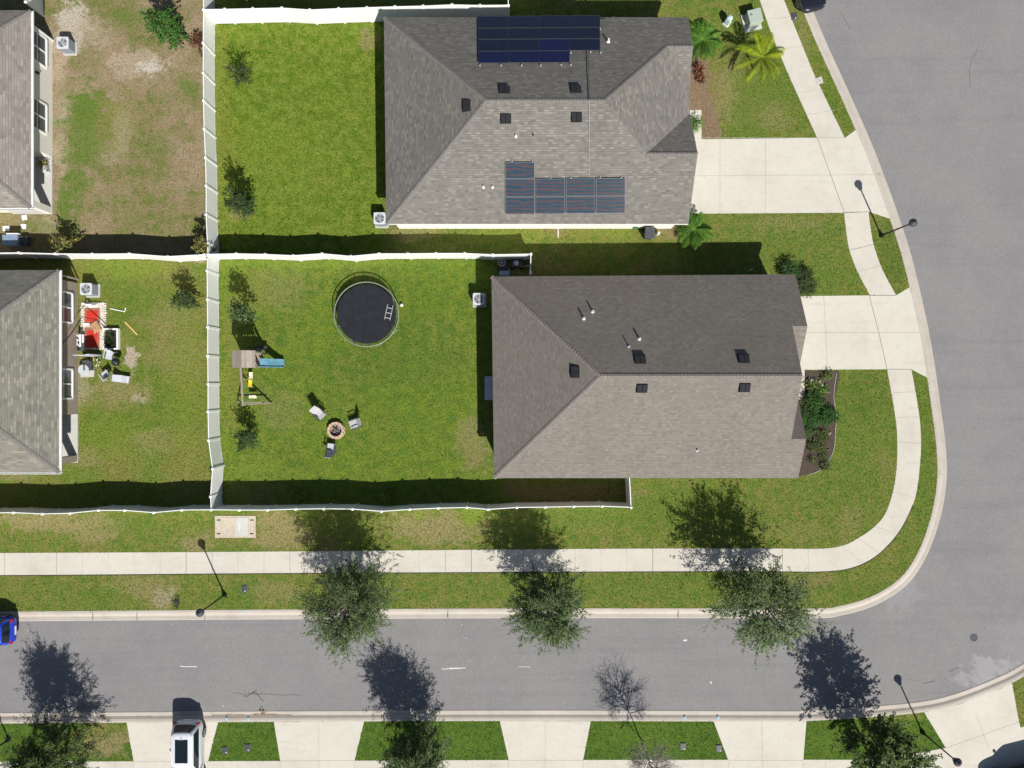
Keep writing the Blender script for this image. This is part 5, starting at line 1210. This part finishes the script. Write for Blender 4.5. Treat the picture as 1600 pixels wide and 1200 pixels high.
def meter(x, y, label, rz=0, big=1.0):
    if fl[0]: o = dup(fl[0], (*G(x, y), 0), rz, label); return o
    r = thing('meter_lid', (*G(x, y), 0), label, 'meter lid', 'small water meter lids set in the grass', rz); fl[0] = r
    b = MB(); b.box(-.20, .20, -.24, .24, -.02, .05); b.build('box_rim', M['lidgrey'], r, bevel=.02)
    b = MB(); b.box(-.16, .16, -.20, .20, .05, .065); b.build('lid', M['dkgrey'], r)
    b = MB(); b.lathe([(.035, .065), (.04, .085), (.01, .10)], (.06, -.13), 8); b.build('cap', M['white'], r)
    return r
meter(382, 920, 'meter lid on verge right of the street lamp'); meter(1241, 26, 'meter lid on narrow verge near the black car')
meter(352, 1172, 'meter lid on bottom verge nearest the white SUV', .2); meter(387, 1168, 'meter lid on bottom verge, second from the white SUV'); meter(1067, 1166, 'meter lid on bottom verge right of the bare tree'); meter(1123, 1169, 'meter lid on bottom verge at fourth driveway edge', .1)
r = thing('cleanout_pad', (*G(1280, 126), 0), 'small square concrete pad beside the upper pavement', 'pad', None, math.radians(20))
b = MB(); b.box(-.22, .22, -.22, .22, -.02, .03); b.build('pad_block', M['slab'], r); b = MB(); b.lathe([(.07, .03), (.07, .04)], (0, -.02), 14); b.build('plug', M['stone'], r)
b = MB(); b.lathe([(.26, -.105), (.26, -.092), (.21, -.092), (.205, -.096)], (0, 0), 28); mo = b.build('manhole_cover', M['dkgrey']); mo.location = (*G(1523, 997), 0); tag(mo, 'round dark manhole cover set in the asphalt', 'manhole')
r = thing('bollard_stump', (*G(276, 941), 0), 'dark low stump in dry grass left of street lamp', 'stump'); b = MB(); b.lathe([(.2, -.02), (.17, .08), (.1, .12)], (0, 0), 9); b.build('stump_body', M['char'], r)
rg = np.random.default_rng(77); a = rg.uniform(0, 6.28, 90); rr = rg.uniform(.05, .32, 90); leafmesh('sprouts', rg, np.c_[rr * np.cos(a), rr * np.sin(a) * 1.4, .05 + .1 * rg.random(90)], np.c_[np.cos(a), np.sin(a), .3 * rg.random(90)], .14, .04, [M['char'], M['leafC']], r)

# ---------------- cluttered patio of the lower left house
r = thing('patio_pad', (*G(146.5, 509), 0), 'pale gravel pad edged with stones under the red mats', 'patio')
b = MB(); x0, y1 = G(128, 474); x1, y0 = G(165, 545); cx, cy = G(146.5, 509); b.box(x0 - cx, x1 - cx, y0 - cy, y1 - cy, -.02, .03); b.build('gravel_bed', M['gravel'], r)
R_.seed(21)
b = MB()
for i in range(60):
    t = i / 60 * 2 * (x1 - x0 + y1 - y0); W_, H2 = x1 - x0, y1 - y0
    p_ = (t, 0) if t < W_ else (W_, t - W_) if t < W_ + H2 else (2 * W_ + H2 - t, H2) if t < 2 * W_ + H2 else (0, 2 * W_ + 2 * H2 - t)
    s_ = R_.uniform(.05, .10); b.lathe([(s_, 0.0), (s_ * .9, .06), (s_ * .3, .09)], (x0 - cx + p_[0], y0 - cy + p_[1]), 6)
b.build('edging_stones', M['rock'], r)
for (xa, xb, ya, yb, lb) in ((132.5, 156.5, 482, 505, 'bright red square mat nearest the condenser'), (133, 156, 512, 546, 'red mat half covered by tan cloth and shadow')):
    c = G((xa + xb) / 2, (ya + yb) / 2); hw_ = (xb - xa) / 2 * CH / FP; hh_ = (yb - ya) / 2 * CH / FP
    r = thing('outdoor_mat', (*c, .035), lb, 'mat', 'red mats on the gravel pad'); b = MB(); b.box(-hw_, hw_, -hh_, hh_, 0, .02); b.build('border', M['redb'], r); b = MB(); b.box(-hw_ * .70, hw_ * .68, -hh_ * .78, hh_ * .72, .021, .027); b.build('centre', M['red'], r)
def cloth(c, wx, wy, z, rz, mat, name, label, seed, amp=.06):
    rg = random.Random(seed); n = 9; b = MB()
    b.grid([[((i / n - .5) * wx + rg.uniform(-.03, .03), (j / n - .5) * wy + rg.uniform(-.03, .03), z + amp * (1 + math.sin(i * 1.9 + seed) * math.cos(j * 1.3)) * .5 + rg.uniform(0, .03)) for i in range(n + 1)] for j in range(n + 1)])
    o = b.build(name, mat, smooth=True); o.location = (*c, 0); o.rotation_euler.z = rz; o.modifiers.new('t', 'SOLIDIFY').thickness = .012
    tag(o, label, 'cloth'); return o
cloth(G(151, 511), .55, .75, .08, .5, M['cloth'], 'tan_cloth', 'crumpled tan cloth between the two red mats', 3)
b = MB(); b.beam((-.45, 0, 0), (.45, 0, 0), .10, .04); o = b.build('white_board', M['white']); o.location = (*G(142, 506.5), .07); tag(o, 'narrow white board lying between the two red mats', 'board')
# planter frame
r = thing('planter_frame', (*G(176, 530), 0), 'white square planter frame with dark plants beside gravel pad', 'planter')
b = MB(); hx, hy = .50, .70
b.box(-hx, hx, hy - .1, hy, -.02, .28); b.build('side', M['white'], r); b = MB(); b.box(hx - .1, hx, -hy, hy - .1, -.02, .28); b.build('side', M['white'], r)
b = MB(); b.box(-hx, hx - .1, -hy, -hy + .1, -.02, .28); b.build('side', M['white'], r); b = MB(); b.box(-hx, -hx + .08, -hy + .1, hy - .1, -.02, .28); b.build('side', M['offwhite'], r)
b = MB(); b.box(-hx + .08, hx - .1, -hy + .1, hy - .1, 0, .08); b.build('soil', M['mulch'], r)
rg = np.random.default_rng(8); m_ = 420; leafmesh('plants', rg, np.c_[rg.uniform(-.36, .3, m_), rg.uniform(-.55, .5, m_), rg.uniform(.1, .5, m_)], rg.normal(size=(m_, 3)), .14, .06, [M['leafC'], M['leafA'], M['black']], r)
# upright pale panel
p0 = G(129, 556); r = thing('folding_screen', (*G(146, 556), 0), 'pale upright panel standing at lower end of the red mats', 'screen')
b = MB(); b.box(-.62, .02, -.03, .03, .02, 1.25); b.build('panel', M['ltgrey'], r, bevel=.01); b = MB(); b.box(.03, .60, -.03, .03, .02, 1.55, 0, .18); b.build('panel', M['ltgrey'], r, bevel=.01)
for sx in (-.6, .55):
    b = MB(); b.box(sx - .03, sx + .03, -.25, .25, .0, .06); b.build('foot', M['dkgrey'], r)
# shelving along pad's left edge
r = thing('plant_rack', (*G(132, 536), 0), 'small white wire rack cluttered with pots beside taupe wall', 'rack')
for z_ in (.3, .6):
    b = MB(); b.box(-.14, .14, -.55, .55, z_, z_ + .03); b.build('shelf', M['white'], r)
for sx in (-.13, .13):
    for sy in (-.53, .53):
        b = MB(); b.tube([(sx, sy, 0), (sx, sy, .9)], .014, 5); b.build('upright', M['white'], r)
R_.seed(31)
for i in range(7):
    y_ = -.46 + i * .15; b = MB(); q = R_.uniform(.05, .08); b.lathe([(q * .7, 0), (q, .12), (q * .8, .12), (q * .6, .06)], (0, 0), 9); o = b.build('flower_pot', M[R_.choice(['black', 'ltgrey', 'dkgrey', 'chalk'])], smooth=True)
    p_ = G(132, 536); o.location = (p_[0] + R_.uniform(-.05, .05), p_[1] + y_, .63); tag(o, 'small pot on white wire rack, ' + ORD[6 - i] + (' of the row' if i == 6 else ' from the top of the row'), 'plant pot', 'pots on the white wire rack')
# kettle barbecue and chair
def pchair(loc, rz, label, mat, back='same', sc=1.0):
    r = thing('plastic_chair', (*loc, 0), label, 'chair', None, rz)
    b = MB(); b.box(-.25, .25, -.24, .26, .42, .46); b.build('seat', M[mat], r, bevel=.02)
    b = MB(); b.grid([[(-.24, -.24, .46), (.24, -.24, .46)], [(-.26, -.34, .75), (.26, -.34, .75)], [(-.20, -.40, .95), (.20, -.40, .95)]]); o = b.build('backrest', M[mat], r); o.modifiers.new('t', 'SOLIDIFY').thickness = .025
    for sx in (-.24, .24):
        for sy in (-.24, .24):
            b = MB(); b.tube([(sx, sy, .44), (sx * 1.12, sy * 1.12, 0)], [.025, .018], 5); b.build('leg', M[mat], r)
        b = MB(); b.box(sx * 1.1 - .025, sx * 1.1 + .025, -.30, .24, .64, .67); b.tube([(sx * 1.1, .20, .64), (sx * 1.1, .20, .44)], .02, 5); b.build('armrest', M[mat], r)
    return r
pchair(G(146, 573), math.radians(185), 'grey chair with dark seat beside lower end of wire rack', 'dkgrey')
pchair(G(177, 556), math.radians(170), 'white plastic chair just below the planter frame', 'ltgrey'); pchair(G(171, 586), math.radians(35), 'pale grey chair near bottom of the patio clutter', 'ltgrey')
r = thing('sun_lounger', (*G(193, 592), 0), 'pale lounger lying at lower right of the patio clutter', 'lounger', None, math.radians(82))
b = MB(); b.grid([[(-.22, -.55, .34), (.22, -.55, .34)], [(-.24, 0, .30), (.24, 0, .30)], [(-.22, .42, .62), (.22, .42, .62)]]); o = b.build('bed', M['ltgrey'], r); o.modifiers.new('t', 'SOLIDIFY').thickness = .03
for sy in (-.45, .1):
    b = MB(); b.tube([(-.22, sy, 0), (-.22, sy, .33), (.22, sy, .33), (.22, sy, 0)], .018, 5); b.build('leg', M['white'], r)
r = thing('kettle_barbecue', (*G(190, 566), 0), 'black kettle barbecue at right edge of patio clutter', 'barbecue')
b = MB(); b.lathe([(.05, .50), (.20, .56), (.27, .70), (.27, .76), (.20, .88), (.05, .94)], (0, 0), 16); b.build('bowl', M['black'], r, smooth=True)
for i in range(3):
    an = i * 2.1; b = MB(); b.tube([(.12 * math.cos(an), .12 * math.sin(an), .55), (.28 * math.cos(an), .28 * math.sin(an), 0)], .014, 5); b.build('leg', M['black'], r)
b = MB(); b.tube([(-.05, 0, .95), (0, 0, 1.0), (.05, 0, .95)], .012, 5); b.build('handle', M['galv'], r)
r = thing('side_table', (*G(137, 590 - 12), 0), 'round grey side table close to taupe wall', 'table'); b = MB(); b.lathe([(.34, .46), (.36, .48), (.34, .50)], (0, 0), 22); b.build('tabletop', M['ltgrey'], r)
b = MB(); b.lathe([(.2, 0), (.04, .04), (.04, .46)], (0, 0), 10); b.build('pedestal', M['dkgrey'], r)
b = MB(); b.box(-.45, .45, -.3, .3, 0, .04); o = b.build('paving_slab', M['slab']); o.location = (*G(137, 582), 0); tag(o, 'grey paving slab under the round side table', 'slab')
rg = np.random.default_rng(18); r = thing('potted_plant', (*G(154, 566), 0), 'yellow-flowered potted plant amid the patio clutter', 'potted plant'); b = MB(); b.lathe([(.12, 0), (.16, .26), (.14, .26), (.12, .2)], (0, 0), 12); b.build('pot', M['stone'], r)
m_ = 160; leafmesh('foliage', rg, np.c_[rg.normal(0, .16, m_), rg.normal(0, .2, m_), rg.uniform(.25, .5, m_)], rg.normal(size=(m_, 3)), .12, .06, [M['palmG2'], M['dull2'], M['cream2']], r)
# wooden bucket rack above mats
r = thing('garden_hose', (*G(137, 471), 0), 'coiled black hose between condenser and gravel pad', 'hose'); b = MB()
for i in range(3): b.torus((0, 0, .03 + .03 * i), .17 - .02 * i, .018, 20, 5)
b.build('coil', M['black'], r); b = MB(); b.tube([(.17, 0, .03), (.5, .03, .02), (.85, -.03, .02)], .018, 5); b.build('hose_end', M['black'], r)
r = thing('toolbox', (*G(146, 477), 0), 'long white tray at upper end of the gravel pad', 'tray'); b = MB(); b.box(-.5, .35, -.08, .08, .03, .14); b.build('tray_body', M['white'], r, bevel=.01); b = MB(); b.beam((-.05, 0, .16), (.3, 0, .16), .03, .02); b.build('handle', M['black'], r)
b = MB(); b.tube([(*G(172.5, 482), .04), (*G(195.5, 487), .04), (*G(197, 481), .06)], .035, 7); o = b.build('plastic_pipe', M['white']); tag(o, 'white L-shaped plastic pipe lying on grass', 'pipe')
b = MB(); a0 = G(195.5, 503); a1 = G(215, 523); b.beam((*a0, .03), (*a1, .03), .09, .045); tag(b.build('timber_plank', M['yplank']), 'yellow timber plank lying diagonally on grass', 'plank')

# upper left house surroundings
for i, (x, y, rz, lb) in enumerate(((38.5, 340, .15, 'white paving slab nearest the upper left porch'), (37, 354, 0, 'white paving slab below the one nearest the porch'), (10, 357, .05, 'wide white paving slab at left edge by the shade'))):
    b = MB(); w_ = .17 if i < 2 else .22; b.box(-w_, w_, -.16, .16, -.01, .04); o = b.build('paving_slab', M['white']); o.location = (*G(x, y), 0); o.rotation_euler.z = rz; tag(o, lb, 'slab', 'white slabs beside the upper left porch')
bb = P(22, 375, .6); r = thing('outdoor_box', (bb[0], bb[1], 0), 'blue-grey storage box in shade below upper left porch', 'storage box')
b = MB(); b.box(-.72, .22, -.33, .33, 0, .58); b.build('box_body', M['blueobj'], r, bevel=.03); b = MB(); b.box(-.75, .25, -.35, .35, .58, .66); b.build('lid', M['blueobj'], r, bevel=.03)
b = MB(); b.box(.26, .72, -.28, .30, .0, .40); b.build('side_step', M['dkgrey'], r, bevel=.02)
b = MB(); b.box(-.45, .35, .37, .43, .5, .72)
b.build('handle', M['white'], r)
p_ = P(67, 262, .5); r = thing('plant_pot', (p_[0], p_[1], .09), 'grey pot with drooping dry plant on upper left porch', 'potted plant')
b = MB(); b.box(-.22, .22, -.25, .22, 0, .42, 0, .2); b.build('pot', M['slab'], r, bevel=.04)
rg = np.random.default_rng(19); m_ = 140; leafmesh('foliage', rg, np.c_[rg.normal(0, .2, m_), rg.normal(.22, .16, m_), rg.uniform(.3, .7, m_)], rg.normal(size=(m_, 3)), .18, .05, [M['dull'], M['dull2'], M['leafC']], r)
# things behind the top fence
cloth(G(362, -8), 1.3, .9, .55, .3, M['grey'], 'grey_tarp', 'crumpled grey tarp behind fence at top left', 5, .35)
cloth(G(384, -2), .95, .7, .6, -.3, sm('dull_red_fabric', (.42, .12, .10), .9), 'red_tarp', 'dull red fabric beside grey tarp at top edge', 6, .3)
r = thing('picnic_table', (*G(366, -8), 0), 'low table carrying tarps behind the top fence', 'table'); b = MB(); b.box(-.7, .75, -.35, .4, .46, .5); b.build('tabletop', M['beam'], r)
for sx in (-.6, .65):
    for sy in (-.28, .33):
        b = MB(); b.box(sx - .03, sx + .03, sy - .03, sy + .03, 0, .46); b.build('leg', M['beam'], r)
# props bracing the street fence
for i, (x0, y0, x1, y1) in enumerate(((729.5, 793, 738, 752), (762.5, 796, 752, 752))):
    b = MB(); a0 = P(x0, y0, 1.7); b.tube([(*a0[:2], 1.75), (*G(x1, y1 + 30), .02)], .014, 5); tag(b.build('fence_prop', M['dkgrey']), ['thin dark prop leaning on street fence, left of pair', 'thin dark prop leaning on street fence, right of pair'][i], 'prop', 'props leaning on the street fence')
